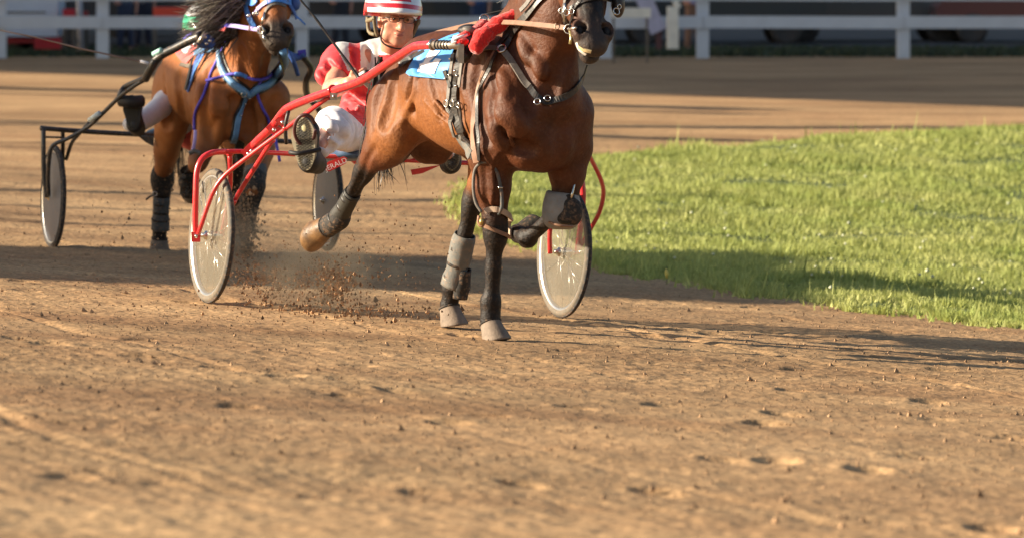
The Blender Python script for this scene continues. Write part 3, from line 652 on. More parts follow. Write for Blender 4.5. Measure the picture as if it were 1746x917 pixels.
# thin leaves let light through
nt = gm.node_tree; tr = nt.nodes.new('ShaderNodeBsdfTranslucent'); tr.inputs[0].default_value = (.44, .46, .12, 1); ms = nt.nodes.new('ShaderNodeMixShader'); ms.inputs[0].default_value = .35
nt.links.new(nt.nodes['Principled BSDF'].outputs[0], ms.inputs[1]); nt.links.new(tr.outputs[0], ms.inputs[2]); nt.links.new(ms.outputs[0], nt.nodes['Material Output'].inputs[0])
tag(mesh('grass', V, F, gm, smooth=False), 'sunlit meadow grass covering the infield beside the track', 'grass', kind='stuff')
# small pale flowers / seed heads
V = []; F = []
for q in range(170):
    b = base[int(rng.integers(n))]; r = random.uniform(.008, .016); c = Vector(b)+Vector((0, 0, random.uniform(.06, .12))); o = len(V)
    V += [c+Vector((r, 0, 0)), c+Vector((0, r, 0)), c+Vector((-r, 0, 0)), c+Vector((0, -r, 0)), c+Vector((0, 0, r)), c-Vector((0, 0, r))]
    F += [(o+a_, o+(a_+1) % 4, o+4) for a_ in range(4)]+[(o+(a_+1) % 4, o+a_, o+5) for a_ in range(4)]
tag(mesh('clover_flowers', V, F, mat('pale flowers', (.50, .52, .36), .8, .1, 5)), 'tiny pale flowers scattered through the infield grass', 'flowers', kind='stuff')
c = GP(1137, 488); mb = MB().tube([c, c+Zv*.13, P(1137, 472, c.y)], .003, 5).build('stem', mat('stalk', (.2, .24, .08)), empty('seed_head', c, 'single yellow seed head on a stalk at the grass edge', 'plant'))
MB().tube([P(1137, 474, c.y), P(1137, 466, c.y), P(1136, 458, c.y)], [.006, .013, .004], 8).build('head', M['yellow'], mb.parent)
# verge of dark grass at the foot of the far fence
V = []; F = []
def strip_grass(x0, x1, y0, y1, n, h, w, name, mt, label):
    x = rng.uniform(x0, x1, n); y = rng.uniform(y0, y1, n); z = G(x, y)-.02; a = rng.random(n)*math.pi
    b = np.stack([x, y, z], 1); H = rng.uniform(.5, 1, n)*h; W = rng.uniform(.6, 1.2, n)*w
    V = np.stack([b-np.stack([np.cos(a)*W, np.sin(a)*W, 0*a], 1), b+np.stack([np.cos(a)*W, np.sin(a)*W, 0*a], 1), b+np.stack([rng.normal(0, .3, n)*H, rng.normal(0, .3, n)*H, H], 1)], 1).reshape(-1, 3)
    tag(mesh(name, V, np.arange(3*n).reshape(-1, 3), mt, smooth=False), label, 'grass', kind='stuff')
strip_grass(-12, 20, 74.8, 80, 16000, .16, .05, 'verge_grass', mat('verge grass', (.03, .048, .02), .7, .4, 2, island=.4), 'dark green grass verge along the foot of the white fence')
# clods lying on the track (loose crumbs) and clods thrown up by the hooves
def chips(C, R):
    C = np.asarray(C); R = np.asarray(R); n = len(C); d = rng.normal(size=(n, 5, 3)); d /= np.linalg.norm(d, axis=2)[:, :, None]; d = d*rng.uniform(.5, 1, (n, 5, 1))
    base = np.array([[1, 0, -.3], [-.5, .87, -.3], [-.5, -.87, -.3], [0, 0, 1], [0, 0, -1.]])
    V = C[:, None]+(base[None]*rng.uniform(.65, 1.1, (n, 5, 1))+d*.20)*R[:, None, None]
    f = np.array([[0, 1, 3], [1, 2, 3], [2, 0, 3], [1, 0, 4], [2, 1, 4], [0, 2, 4]])
    return V.reshape(-1, 3), (np.arange(n)[:, None, None]*5+f[None]).reshape(-1, 3)
n = 500; y = 10+22*rng.random(n); x = rng.uniform(-1, 1, n)*(1.0+y*.17)+y*.03; r = rng.uniform(.008, .019, n)*rng.random(n)**.5
Vc, Fc = chips(np.stack([x, y, G(x, y)+dirt_h(x, y)+r*.4], 1), r); tag(mesh('loose_clods', Vc, Fc, mat('dry clod', (.42, .26, .14), .95, .3, 30, .003, 80, island=.3), smooth=False), 'dry clods of dirt lying loose on the track', 'dirt', kind='stuff')
n = 26000; y = 10+25*rng.random(n)**1.2; x = rng.uniform(-1, 1, n)*(1.0+y*.17)+y*.03; r = rng.uniform(.002, .006, n)*np.where(rng.random(n) < .04, 2.2, 1)
V, F = chips(np.stack([x, y, G(x, y)+dirt_h(x, y)+r*.3], 1), r)
tag(mesh('loose_dirt', V, F, mat('dirt crumb', (.42, .26, .14), .95, .3, 30, island=.3), smooth=False), 'loose crumbs of dirt lying over the track surface', 'dirt', kind='stuff')
C = []; R = []
def burst(px, py, Z, sx, sy, sz, n, r0, r1):
    for _ in range(n):
        q = P(random.gauss(px, sx), random.gauss(py, sy), Z+random.gauss(0, sz))
        if q.z > g1(q.x, q.y): C.append(tuple(q)); R.append(random.uniform(r0, r1)*(1.9 if random.random() < .05 else 1))
burst(418, 395, 25.0, 13, 30, .10, 800, .004, .013); burst(405, 350, 25.1, 10, 22, .1, 120, .003, .010); burst(416, 380, 25.0, 16, 40, .2, 1500, .0012, .003)
burst(425, 474, 22.5, 30, 20, .5, 420, .003, .010); burst(470, 482, 20.6, 38, 18, .4, 380, .003, .010); burst(568, 482, 20.0, 20, 20, .3, 520, .003, .012)
burst(590, 455, 19.8, 60, 36, .5, 220, .002, .008); burst(650, 400, 19.5, 90, 50, .5, 90, .002, .008); burst(670, 470, 19.6, 50, 22, .4, 120, .002, .007)
burst(560, 470, 19.9, 36, 34, .5, 2600, .0010, .0026); burst(470, 470, 21.0, 50, 26, .6, 2600, .0010, .0028); burst(300, 480, 22, 130, 16, .8, 900, .001, .0028)
burst(560, 535, 19.6, 80, 14, .5, 700, .003, .012); burst(230, 420, 24.5, 90, 40, .6, 120, .002, .008); burst(250, 350, 25.5, 60, 60, .5, 50, .003, .010)
burst(575, 488, 19.7, 14, 10, .1, 30, .007, .014); burst(465, 468, 20.5, 8, 8, .1, 12, .007, .013)
V, F = chips(C, np.array(R))
tag(mesh('flying_dirt', V, F, M['clod'], smooth=False), 'spray of dirt clods kicked up by the trotting hooves', 'dirt', kind='stuff')
# ------------------------------------------------------------------ sulkies
def wheel(parent, C, ax, R, dmat, side, spokes=True, rot=0, tyre=None):
    """ax points from the wheel to the sulky's outer side"""
    ax = ax.normalized(); we = empty('wheel', C); we.parent = parent; we.location = C-parent.location
    u = ax.cross(Zv).normalized()
    prof = []
    tr = .020
    MB().lathe(C, ax, [(R-tr+tr*math.cos(a), tr*math.sin(a)) for a in [2*math.pi*k/12 for k in range(12)]], 72, closed=True).build('tyre', tyre or M['sidewall'], we)
    MB().lathe(C, ax, [(R-tr*.18, -.013), (R+.0018, -.008), (R+.0032, 0), (R+.0018, .008), (R-tr*.18, .013), (R-tr*.4, 0)], 72, closed=True).build('tread', M['rubber'], we)
    MB().lathe(C, ax, [(R-.040, -.013), (R-.030, -.016), (R-.028, 0), (R-.030, .016), (R-.040, .013), (R-.052, .004), (R-.052, -.004)], 72, closed=True).build('rim', M['rim'], we)
    if spokes:
        for k in range(18):
            a = 2*math.pi*k/18+.1; d = u*math.cos(a)+Zv*math.sin(a)*1.0; a2 = a+(.25 if k % 2 else -.25); d2 = u*math.cos(a2)+Zv*math.sin(a2); g = 1 if (k//2) % 2 else -1
            MB().tube([C+d2*.022+ax*.022*g, C+d*(R-.045)], .0019, 5).build('spoke', M['metal'], we)
    MB().lathe(C, ax, [(.0, .03), (.02, .03), (R*.5, .019), (R-.046, .011)], 48).build('disc', dmat, we)
    MB().lathe(C, -ax, [(.0, .03), (.02, .03), (R*.5, .019), (R-.046, .011)], 48).build('disc', dmat, we)
    MB().lathe(C, ax, [(0, -.055), (.012, -.055), (.012, -.04), (.024, -.036), (.024, .036), (.012, .04), (.012, .055), (0, .055)], 20).build('hub', M['metal'], we)
    d = u*math.cos(1.2)+Zv*math.sin(1.2)
    MB().tube([C+d*(R-.05)+ax*.015, C+d*(R-.11)+ax*.019], .004, 6).build('valve', M['leather'], we)
    return we
def tb(name, pts, r, mt, parent, n=8, k=5, **kw): return MB().tube(cr(pts, k), r, n, **kw).build(name, mt, parent)
sul1 = empty('sulky', (.2, 20.3, g1(.2, 20.3)), 'red racing sulky with dusty disc wheels, pulled by the dark bay horse', 'sulky')
A0 = P(361, 402, 20.0); B0 = P(962, 430, 20.65); axd = (B0-A0).normalized()
def ZA(px): return 20.0+(px-361)/601*.65
wheel(sul1, A0, -axd, .334, M['disc'], -1); wheel(sul1, B0, axd, .334, M['disc'], 1)
RP = M['red_paint']
tb('crossbar', [P(384, 259, ZA(384)), P(420, 259, ZA(420)), P(500, 263, ZA(500)), P(600, 269, ZA(600)), P(790, 278, ZA(790)), P(968, 287, ZA(968))], .0125, RP, sul1, 10)
# near side
for q_ in ((567, 163, 19.24), (464, 240, 19.8), (420, 261, 20.05), (392, 263, 20.06), (384, 259, 20.03), (398, 344, 20.1), (487, 219, 19.56)): MB().ball(P(*q_), .0185, 10, (1, 1, .8)).build('weld', RP, sul1)
hubL = A0-axd*.085
tb('fork', [P(335, 409, 19.91), P(333, 385, 19.91), P(334, 330, 19.91), P(336, 292, 19.92), P(345, 271, 19.93), P(362, 261, 19.96), P(384, 259, 20.03)], .0155, RP, sul1, 10)
tb('fork', [P(392, 262, 20.06), P(392, 320, 20.1), P(378, 402, 20.08)], .0125, RP, sul1, 10)
tb('fork_brace', [P(337, 402, 19.9), P(343, 385, 19.86), P(356, 347, 19.84), P(368, 320, 19.82), P(385, 298, 19.8), P(420, 270, 19.72), P(490, 218, 19.55), P(548, 175, 19.35), P(562, 167, 19.3)], .0115, RP, sul1, 10)
tb('fork_brace', [P(462, 243, 19.8), P(445, 270, 19.92), P(398, 346, 20.12), P(385, 390, 20.12)], .0125, RP, sul1, 10)
MB().box(P(334, 404, 19.90), (.045, .02, .05)).build('dropout', RP, sul1, smooth=False); MB().lathe(P(336, 403, 19.86), -axd, [(0, .012), (.01, .012), (.011, 0), (.0, 0)], 8).build('axle_nut', M['metal'], sul1)
sh_px = [(419, 262, 20.06), (440, 240, 19.93), (463, 218, 19.78), (482, 193, 19.62), (494, 183, 19.55), (530, 168, 19.38), (565, 156, 19.22), (600, 145, 19.0), (625, 133, 18.82), (665, 106, 18.52), (700, 84, 18.28), (712, 79, 18.2), (738, 77, 18.08)]
sh = MB().tube(cr([P(*q) for q in sh_px], 5), .0205, 12).build('shaft', RP, sul1)
def along(q, t): q0, q1 = q; return P(q0[0]+(q1[0]-q0[0])*t, q0[1]+(q1[1]-q0[1])*t, q0[2]+(q1[2]-q0[2])*t)
for (px, py, Z) in [(421, 254, 20.0), (426, 249, 19.98), (464, 213, 19.74), (479, 200, 19.64)]:
    MB().box(P(px+2, py+6, Z), (.05, .03, .055), Matrix.Rotation(-.8, 3, 'Y')).build('clamp', RP, sul1, smooth=False)
    MB().ball(P(px+3, py+9, Z-.03), .011, 8).build('bolt', M['metal'], sul1)
ring('clamp_band', P(568, 155, 19.2), P(600, 145, 19.05)-P(530, 168, 19.38), .024, .006, M['red_paint'], sul1)
MB().box(P(569, 165, 19.17), (.035, .02, .035)).build('clamp', M['dullmetal'], sul1, smooth=False); MB().ball(P(569, 165, 19.15), .009, 8).build('bolt', M['metal'], sul1)
# white marks on the shaft: two print strips
for (a, b, wd) in (((628, 126), (655, 108), .012), ((664, 102), (686, 88), .012)):
    V = []; t0 = P(a[0], a[1], 18.80+(a[0]-628)*-.0073); t1 = P(b[0], b[1], 18.80+(b[0]-628)*-.0073); nrm = Vector((-.35, -.8, .5)).normalized(); s_ = (t1-t0).cross(nrm).normalized()*wd
    V = [t0+nrm*.005-s_, t1+nrm*.005-s_, t1+nrm*.005+s_, t0+nrm*.005+s_]
    o_ = [t0-nrm*.014-s_, t1-nrm*.014-s_, t1-nrm*.014+s_, t0-nrm*.014+s_]
    mesh('shaft_sticker', V+o_, [(0, 1, 2, 3), (0, 4, 5, 1), (1, 5, 6, 2), (2, 6, 7, 3), (3, 7, 4, 0)], M['white_print'], sul1, smooth=False)
# coupling with its spring-like grip
cp0, cp1 = P(738, 77, 18.08), P(788, 78, 17.93)
MB().tube([cp0, cp1], .019, 14).build('shaft_coupling', M['dullmetal'], sul1)
for k in range(5): q = cp0.lerp(cp1, .16+k*.105); ring('coupling_ridge', q, cp1-cp0, .0195, .0036, M['leather'], sul1)
ring('collar', cp0, cp1-cp0, .021, .007, M['metal'], sul1)
MB().box(P(785, 84, 17.95), (.03, .03, .07)).build('quick_hitch', M['dullmetal'], sul1, smooth=False)
# far side
tb('fork', [P(938, 432, 20.58), P(939, 385, 20.56), P(960, 310, 20.58), P(968, 287, 20.66)], .0125, RP, sul1, 10)
tb('fork', [P(964, 288, 20.62), P(976, 288, 20.72), P(990, 302, 20.76), P(994, 345, 20.76), P(984, 432, 20.76)], .0155, RP, sul1, 10)
tb('fork_brace', [P(982, 432, 20.80), P(1006, 392, 20.72), P(1022, 362, 20.6), P(1029, 330, 20.45), P(1024, 305, 20.3), P(1008, 272, 20.1), P(990, 236, 19.8), P(975, 205, 19.5)], .0115, RP, sul1, 10)
tb('fork_brace', [P(998, 255, 20.0), P(985, 283, 20.1), P(972, 310, 20.5)], .011, RP, sul1, 10)
tb('shaft', [P(920, 280, 20.5), P(975, 225, 20.0), P(978, 160, 19.35), F1.L(.05, .33, 1.25)], .0205, RP, sul1, 12)
# seat
def seat(parent, c, hd, lt, wd, mt1, mt2, label=None):
    ax = [tuple(hd), tuple(lt), (0, 0, 1)]
    pr = [el(c+lt*-wd*.27, (.15, wd*.27, .035), ax, .03), el(c+lt*wd*.27, (.15, wd*.27, .035), ax, .03), el(c-hd*.1, (.10, wd*.42, .04), ax, .04), el(c-hd*.03+Vector((0, 0, .05)), (.12, wd*.32, .035), ax, .03, -1)]
    V, F = sdf_mesh(pr, .008); mesh('seat', V, F, mt1, parent)
s1h = Vector((.34, -.94, 0)).normalized(); s1l = Vector((.94, .34, 0)).normalized()
seat(sul1, P(652, 262, 20.42), s1h, s1l, .64, M['seat_blue'], None)
# red name plate under the seat with its white lettering, and the lower red fin
def plate(name, poly, Z, mt, parent, th=.006):
    f_ = [P(x, y, Z) for x, y in poly]; bk = [q+Vector((0, th, 0)) for q in f_]; n = len(f_)
    return mesh(name, f_+bk, [tuple(range(n-1, -1, -1)), tuple(range(n, 2*n))]+[(i, (i+1) % n, n+(i+1) % n, n+i) for i in range(n)], mt, parent, smooth=False)
plate('name_plate', [(554, 284), (556, 279), (562, 275), (586, 267), (592, 270), (590, 279), (562, 293), (556, 292)], 20.02, M['red_paint'], sul1)
def text(name, s_, c, size, rx, ry, mt, parent, extrude=.001):
    cu = bpy.data.curves.new(name, 'FONT'); cu.body = s_; cu.size = size; cu.align_x = 'CENTER'; cu.align_y = 'CENTER'; cu.extrude = extrude
    o = bpy.data.objects.new(name+'_tmp', cu); SC.collection.objects.link(o); dg = bpy.context.evaluated_depsgraph_get(); me = bpy.data.meshes.new_from_object(o.evaluated_get(dg))
    bpy.data.objects.remove(o); me.materials.clear(); me.materials.append(mt); q = bpy.data.objects.new(name, me); SC.collection.objects.link(q); me.name = name
    q.parent = parent; R = Matrix.Rotation(ry, 4, 'Y') @ Matrix.Rotation(rx, 4, 'X'); q.matrix_local = Matrix.Translation(c-(parent.location if parent else Vector()))@R; return q
text('lettering', 'JERALD', P(573, 281, 20.012), .036, math.pi/2, -.42, M['white_print'], sul1)
plate('seat_fin', [(700, 290), (752, 282), (720, 296), (703, 299)], 20.2, M['red_paint'], sul1, .03)
tb('stirrup', [P(500+18*math.cos(t)+20, 222+26*math.sin(t), 19.40+.05*math.sin(t)) for t in [i*2*math.pi/14 for i in range(14)]], .009, mat('dark maroon tube', (.09, .03, .03), .5), sul1, 8, 3)
tb('stirrup_bracket', [P(488, 245, 19.6), P(487, 215, 19.55), P(492, 190, 19.55)], .010, M['leather'], sul1, 8, 3)

sul2 = empty('sulky', (-1.06, 26.4, g1(-1.06, 26.4)), 'black racing sulky with blue grey disc wheels behind the light bay horse', 'sulky')
A2 = P(91, 336, 26.2); B2 = P(559, 342, 26.72); ax2 = (B2-A2).normalized(); BP = M['black_paint']
wheel(sul2, A2, -ax2, .338, M['disc_blue'], -1, False, tyre=M['rubber']); wheel(sul2, B2, ax2, .335, M['disc_blue'], 1, False, tyre=M['rubber'])
tb('crossbar', [P(69, 219, 26.1), P(150, 225, 26.25), P(262, 231, 26.35), P(420, 238, 26.5), P(575, 246, 26.7)], .0165, BP, sul2)
tb('fork', [P(80, 337, 26.08), P(75, 300, 26.08), P(74, 250, 26.08), P(74, 221, 26.1)], .016, BP, sul2)
tb('fork', [P(107, 222, 26.2), P(107, 262, 26.3), P(104, 336, 26.34)], .014, BP, sul2)
tb('fork_tie', [P(75, 234, 26.09), P(107, 235, 26.2)], .007, BP, sul2)
tb('fork_brace', [P(83, 334, 26.06), P(82, 300, 25.98), P(85, 262, 25.9), P(92, 247, 25.88), P(115, 237, 25.85), P(150, 217, 25.8), P(172, 197, 25.7), P(205, 165, 25.55), P(232, 145, 25.4), P(250, 133, 25.3), P(262, 105, 25.1)], .014, BP, sul2)
tb('fork_brace', [P(113, 272, 26.3), P(122, 245, 26.2), P(132, 232, 26.1), P(152, 210, 25.95)], .013, BP, sul2)
tb('fork_brace', [P(203, 166, 25.6), P(208, 155, 25.6), P(216, 147, 25.6), P(247, 134, 25.3)], .018, BP, sul2)
tb('shaft', [P(248, 135, 25.3), P(258, 118, 25.2), P(272, 98, 25.1), P(300, 80, 24.95), P(325, 68, 24.85), P(342, 62, 24.8)], [.026]*8+[.028]*10+[.024]*8, BP, sul2, 12) if 0 else MB().tube(cr([P(248, 135, 25.3), P(258, 116, 25.2), P(272, 97, 25.15), P(300, 82, 25.1), P(325, 69, 25.05), P(342, 62, 25.0)], 5), .027, 12).build('shaft', BP, sul2)
tb('shaft', [P(560, 245, 26.6), P(545, 190, 26.1), P(525, 165, 25.8), P(522, 140, 25.5), P(530, 118, 25.3), P(515, 95, 25.1)], .022, BP, sul2)
tb('shaft_sleeve', [P(262, 93, 25.1), P(275, 86, 25.05)], .018, mat('mint tape', (.35, .62, .55)), sul2)
for a, b in (((152, 206), (170, 193)),): MB().tube([P(*a, 25.72), P(*b, 25.66)], .0165, 10).build('white_tape', mat('pale tape', (.6, .68, .66)), sul2)
s2l = ax2; s2h = Vector((ax2.y, -ax2.x, 0)).normalized()
seat(sul2, P(330, 226, 26.55), s2h, Vector((ax2.x, ax2.y, 0)).normalized(), .6, M['seat_vinyl'], None)
plate('mud_fin', [(235, 232), (262, 233), (262, 250), (248, 243)], 26.2, BP, sul2, .03)
# long light cane of the rear driver, running to its shaft
cane = empty('whip', P(242, 106, 25.2), 'long pale whip with a white tip, crossing the far left of the track', 'whip')
MB().tube([P(-6, 51, 25.2), P(60, 64, 25.2), P(140, 84, 25.2), P(242, 106, 25.2)], [.0035, .0045, .0055, .0065], 6).build('lash', mat('pale cane', (.30, .20, .15)), cane)
MB().tube([P(239, 105, 25.19), P(257, 110, 25.19)], .010, 8).build('grip', M['white_silk'], cane)

# ------------------------------------------------------------------ people
def face_prims(c, fwd, up, s=1.0):
    """head about 0.23 m tall: returns primitives and a placing function"""
    side = fwd.cross(up).normalized(); A = [tuple(side), tuple(fwd), tuple(up)]
    q = lambda x, y, z: c+side*x*s+fwd*y*s+up*z*s; p = []
    E = lambda x, y, z, r, k=.012, op=1: p.append(el(q(x, y, z), [v*s for v in r], A, k, op))
    E(0, -.012, .035, (.074, .092, .085)); E(0, .030, -.035, (.064, .056, .078), .03); E(0, .062, -.088, (.026, .022, .022), .02)
    for g in (-1, 1):
        E(g*.048, .045, -.018, (.022, .026, .024), .02); E(g*.052, .026, -.062, (.022, .036, .034), .02)
        E(g*.031, .090, .018, (.020, .014, .013), .012, -1); E(g*.032, .078, .014, (.013, .012, .011), .004)
        E(g*.032, .082, .034, (.022, .012, .006), .01); E(g*.076, -.012, -.005, (.009, .018, .030), .008); E(g*.013, .096, -.028, (.009, .011, .008), .008)
    p.append(rc(q(0, .080, .025), q(0, .114, -.026), .010*s, .0165*s, .012)); E(0, .086, -.052, (.024, .010, .006), .008); E(0, .084, -.066, (.020, .010, .006), .007); E(0, .097, -.0585, (.023, .010, .0022), .004, -1)
    for g in (-1, 1): p.append(rc(q(g*.022, .095, -.030), q(g*.038, .078, -.066), .003*s, .003*s, .012, -1))
    return p, q, side
def hand_prims(p, wrist, palm_dir, side, curl_dir, r=.0085, grip=1.0):
    """palm plus five separate curled fingers closing round what is held"""
    pd = palm_dir.normalized(); sd_ = (side-pd*side.dot(pd)).normalized(); cd_ = (curl_dir-pd*curl_dir.dot(pd)-sd_*curl_dir.dot(sd_)).normalized()
    pc = wrist+pd*.048; p.append(el(pc, (.030+.008, .040, .016), [tuple(pd), tuple(sd_), tuple(cd_)], .015)); p.append(rc(wrist, pc, .024, .024, .02, 1, (tuple(cd_), .7)))
    for i, ln in enumerate((.92, 1.0, .95, .75)):
        b = wrist+pd*.082+sd_*(.030-.020*i); a1_, a2_, a3_ = .5*grip, 1.7*grip, 2.7*grip
        q = [b]
        for a, l_ in ((a1_, .038), (a2_, .026), (a3_, .020)): q.append(q[-1]+(pd*math.cos(a)+cd_*math.sin(a))*l_*ln)
        for u, v in zip(q, q[1:]): p.append(rc(u, v, r, r*.92, .004))
    b = wrist+pd*.030+sd_*.034; t1 = b+(sd_*.5+pd*.7+cd_*.5).normalized()*.036; t2 = t1+(pd*.5+cd_*.75-sd_*.45).normalized()*.030
    p += [rc(b, t1, .013, .011, .008), rc(t1, t2, .0105, .009, .004)]
    return wrist+pd*.095+cd_*.03
d1 = empty('person', P(650, 255, 20.4), 'driver in red and silver silks and striped helmet seated in the red sulky', 'person')
fw = Vector((.20, -.97, .0)).normalized(); up = Vector((.0, 0, 1)); up = (up-fw*up.dot(fw)+Vector((.08, 0, 0))).normalized()
hc = P(676, 38, 20.26); HS = 1.12
fp, fq, fs = face_prims(hc, fw, up, HS)
side_r = -1 if fs.x > 0 else 1          # the driver's right hand is on the viewer's left
SR, EL, WR = P(583, 104, 20.50), P(566, 152, 20.22), P(596, 142, 20.03)
SL, ELl, WL = P(738, 110, 20.62), P(748, 160, 20.3), P(690, 150, 20.05)
body = list(fp)
body += [rc(hc-up*.05-fw*.02, P(669, 95, 20.52), .064, .066, .03), el(P(658, 125, 20.58), (.17, .11, .15), None, .04), rc(P(655, 130, 20.58), P(648, 225, 20.48), .135, .14, .05, 1, ((0, 1, 0), .8)),
         rc(P(668, 95, 20.54), SR, .05, .06, .04), rc(P(668, 95, 20.54), SL, .05, .06, .04), rc(SR, EL, .062, .046, .03), rc(EL, WR, .046, .030, .02), rc(EL.lerp(WR, .3), EL.lerp(WR, .5), .043, .040, .02), rc(SL, ELl, .062, .046, .03), rc(ELl, WL, .045, .030, .02),
         rc(P(620, 236, 20.42), P(568, 210, 19.93), .066, .050, .04), rc(P(568, 210, 19.93), P(542, 250, 19.60), .048, .036, .03), rc(P(682, 236, 20.45), P(735, 226, 20.05), .088, .064, .04), rc(P(735, 226, 20.05), P(762, 262, 19.72), .060, .036, .03)]
g1_ = hand_prims(body, WR, Vector((.86, -.3, .42)), Vector((-.25, 0, .95)), Vector((.25, -.9, -.2)), .0092)
g2_ = hand_prims(body, WL, Vector((-.8, -.5, .1)), Vector((.1, 0, .95)), Vector((-.1, -.9, -.2)), .0092)
V, F = sdf_mesh(body, .0055, 1); mesh('body', V, F, M['skin'], d1)
# silks: fitted over the torso with short sleeves
sk1 = [el(P(658, 120, 20.60), (.215, .135, .16), None, .05), rc(P(655, 130, 20.60), P(640, 226, 20.42), .165, .195, .06, 1, ((0, 1, 0), .8)), rc(P(668, 92, 20.56), SR+Vector((.01, 0, -.01)), .07, .085, .05), rc(P(668, 92, 20.56), SL, .07, .085, .05),
       rc(SR, SR.lerp(EL, .42), .088, .080, .04), rc(SR.lerp(EL, .30), SR.lerp(EL, .52)+Vector((-.055, -.02, .0)), .072, .046, .03), rc(SL, SL.lerp(ELl, .75), .09, .08, .04),
       rc(P(668, 96, 20.50), P(672, 84, 20.42), .062, .063, .02), rc(P(625, 215, 20.35), P(602, 196, 20.1), .09, .05, .05)]
T_ = Surf(sdf_mesh(sk1, .015, 1))
for q_ in ([(592, 158), (618, 176), (640, 186)], [(586, 172), (612, 194), (636, 200)], [(556, 104), (574, 124), (590, 132)], [(546, 120), (566, 138)], [(604, 150), (632, 160), (650, 150)], [(626, 80), (630, 110), (624, 135)], [(600, 88), (606, 112)], [(640, 130), (655, 118), (672, 116)]): carve(sk1, T_, q_, .018, .024, .016)
V, F = sdf_mesh(sk1, .0065, 1); V = relief(V, F, ((5, .016), (12, .008), (30, .003)))
pxy = np.stack([600+V[:, 0]/V[:, 1]*FP, (EYE-V[:, 2])/V[:, 1]*FP-100], 1)
cen = V[F].mean(1); cx = 600+cen[:, 0]/cen[:, 1]*FP; cy = (EYE-cen[:, 2])/cen[:, 1]*FP-100
ux = cen[:, 0]-P(655, 120, 20.5).x; mi = np.zeros(len(F), int)      # stripes run down the chest and over the shoulders
sx = cx+ (cy-70)*.0
silver = ((cx > 573+np.maximum(0, (cy-80))*.50) & (cx < 594+np.maximum(0, cy-80)*.10) & (cy < 122)) | ((cx > 614+(cy-80)*.03) & (cx < 645) & (cy < 133)) | ((cx > 628) & (cy < 94)) | ((cx >= 645) & (cy < 92))
mi[silver] = 1; mi[(cy < 84) & (cx > 632)] = 1
back = cen[:, 1] > 20.75; mi[back] = 0
mesh('silks', V, F, None, d1, mats=[M['red_shirt'], M['silver_silk']], mi=mi.tolist())
# trousers
tr = [rc(P(620, 238, 20.42), P(568, 210, 19.93), .090, .074, .05), rc(P(568, 212, 19.93), P(546, 250, 19.62), .078, .060, .04), rc(P(682, 238, 20.47), P(735, 224, 20.05), .110, .080, .05), rc(P(735, 224, 20.05), P(760, 258, 19.75), .080, .058, .04), rc(P(640, 240, 20.5), P(670, 240, 20.52), .12, .12, .05),
      rc(P(576, 202, 19.98), P(556, 236, 19.72), .05, .04, .03), rc(P(606, 228, 20.3), P(556, 234, 19.72), .072, .050, .05), rc(P(592, 222, 20.1), P(560, 230, 19.75), .065, .05, .04)]
T_ = Surf(sdf_mesh(tr, .015, 1))
for q_ in ([(546, 208), (566, 226), (590, 238)], [(562, 196), (578, 214), (584, 236)], [(600, 204), (606, 224), (600, 246)], [(548, 230), (562, 244), (570, 258)], [(584, 200), (596, 220)], [(552, 216), (548, 240)]): carve(tr, T_, q_, .022, .030, .018)
for q_ in ([(552, 204), (572, 220)], [(572, 198), (590, 224)]): carve(tr, T_, q_, .014, .0, .03, 1)
V, F = sdf_mesh(tr, .0075, 1); V = relief(V, F, ((5, .018), (11, .010), (28, .003))); mesh('trousers', V, F, M['white_silk'], d1)
# shoe: sole faces the camera
def shoe(parent, toe, heel, nrm, mt, smt, w=.050):
    a = (toe-heel).normalized(); n = (nrm-a*nrm.dot(a)).normalized(); s_ = a.cross(n); Lx = (toe-heel).length; A = [tuple(a), tuple(s_), tuple(n)]
    pr = [el(heel+a*Lx*.72-n*.035, (Lx*.32, w*.98, .045), A, .03), el(heel+a*Lx*.22-n*.04, (Lx*.25, w*.80, .05), A, .03), rc(heel+a*Lx*.12-n*.03, heel+a*Lx*.10-n*.16, .045, .05, .03), rc(heel+a*Lx*.7-n*.04, heel+a*Lx*.2-n*.1, .045, .045, .04)]
    V, F = sdf_mesh(pr, .006); mesh('shoe', V, F, mt, parent)
    out = []
    for k in range(28):
        t = 2*math.pi*k/28; x = math.cos(t); y = math.sin(t); wq = w*(.98-.18*(x < 0)*min(1, -x*1.4))*(1-.16*math.exp(-((x+.15)/.25)**2)); out.append(heel+a*(Lx*.5+x*Lx*.52)+s_*y*wq)
    f_ = [q+n*.014 for q in out]; b_ = [q-n*.012 for q in out]; m = len(out)
    mesh('sole', f_+b_, [tuple(range(m)), tuple(range(2*m-1, m-1, -1))]+[(i, m+i, m+(i+1) % m, (i+1) % m) for i in range(m)], smt, parent, smooth=False)
    mb = MB()
    for i in range(-9, 10):                         # lozenge tread ribs
        for g in (-1, 1):
            c0 = heel+a*(Lx*(.5+i*.052)); e_ = (a*.55+s_*g).normalized()
            hw = w*.78*math.sqrt(max(0.05, 1-(i*.052/.53)**2))
            mb.tube([c0-e_*hw*.9+n*.016, c0+e_*hw*.9+n*.016], .0022, 4, cap=False)
    mb.build('tread_rib', mat('tread groove', (.07, .06, .04), .8), parent, kind=None) if 0 else tag(mb.build('tread_ribs', mat('tread groove', (.06, .052, .035), .8), parent), kind='stuff')
    blob('sole_badge', heel+a*Lx*.80+s_*.008+n*.015, (.020, .015, .004), (a, s_, n), mat('badge', (.42, .37, .2)), parent)
shoe(d1, P(516, 202, 19.46), P(524, 289, 19.44), Vector((-.30, -.95, .05)), M['shoe'], M['sole'], .068)
tb('instep_strap', [P(494, 260, 19.40), P(512, 262, 19.37), P(546, 255, 19.42)], .011, M['shoe'], d1, 8, 3)
shoe(d1, P(772, 220, 19.72), P(770, 290, 19.72), Vector((.05, -1, .05)), M['shoe'], M['sole'], .055)
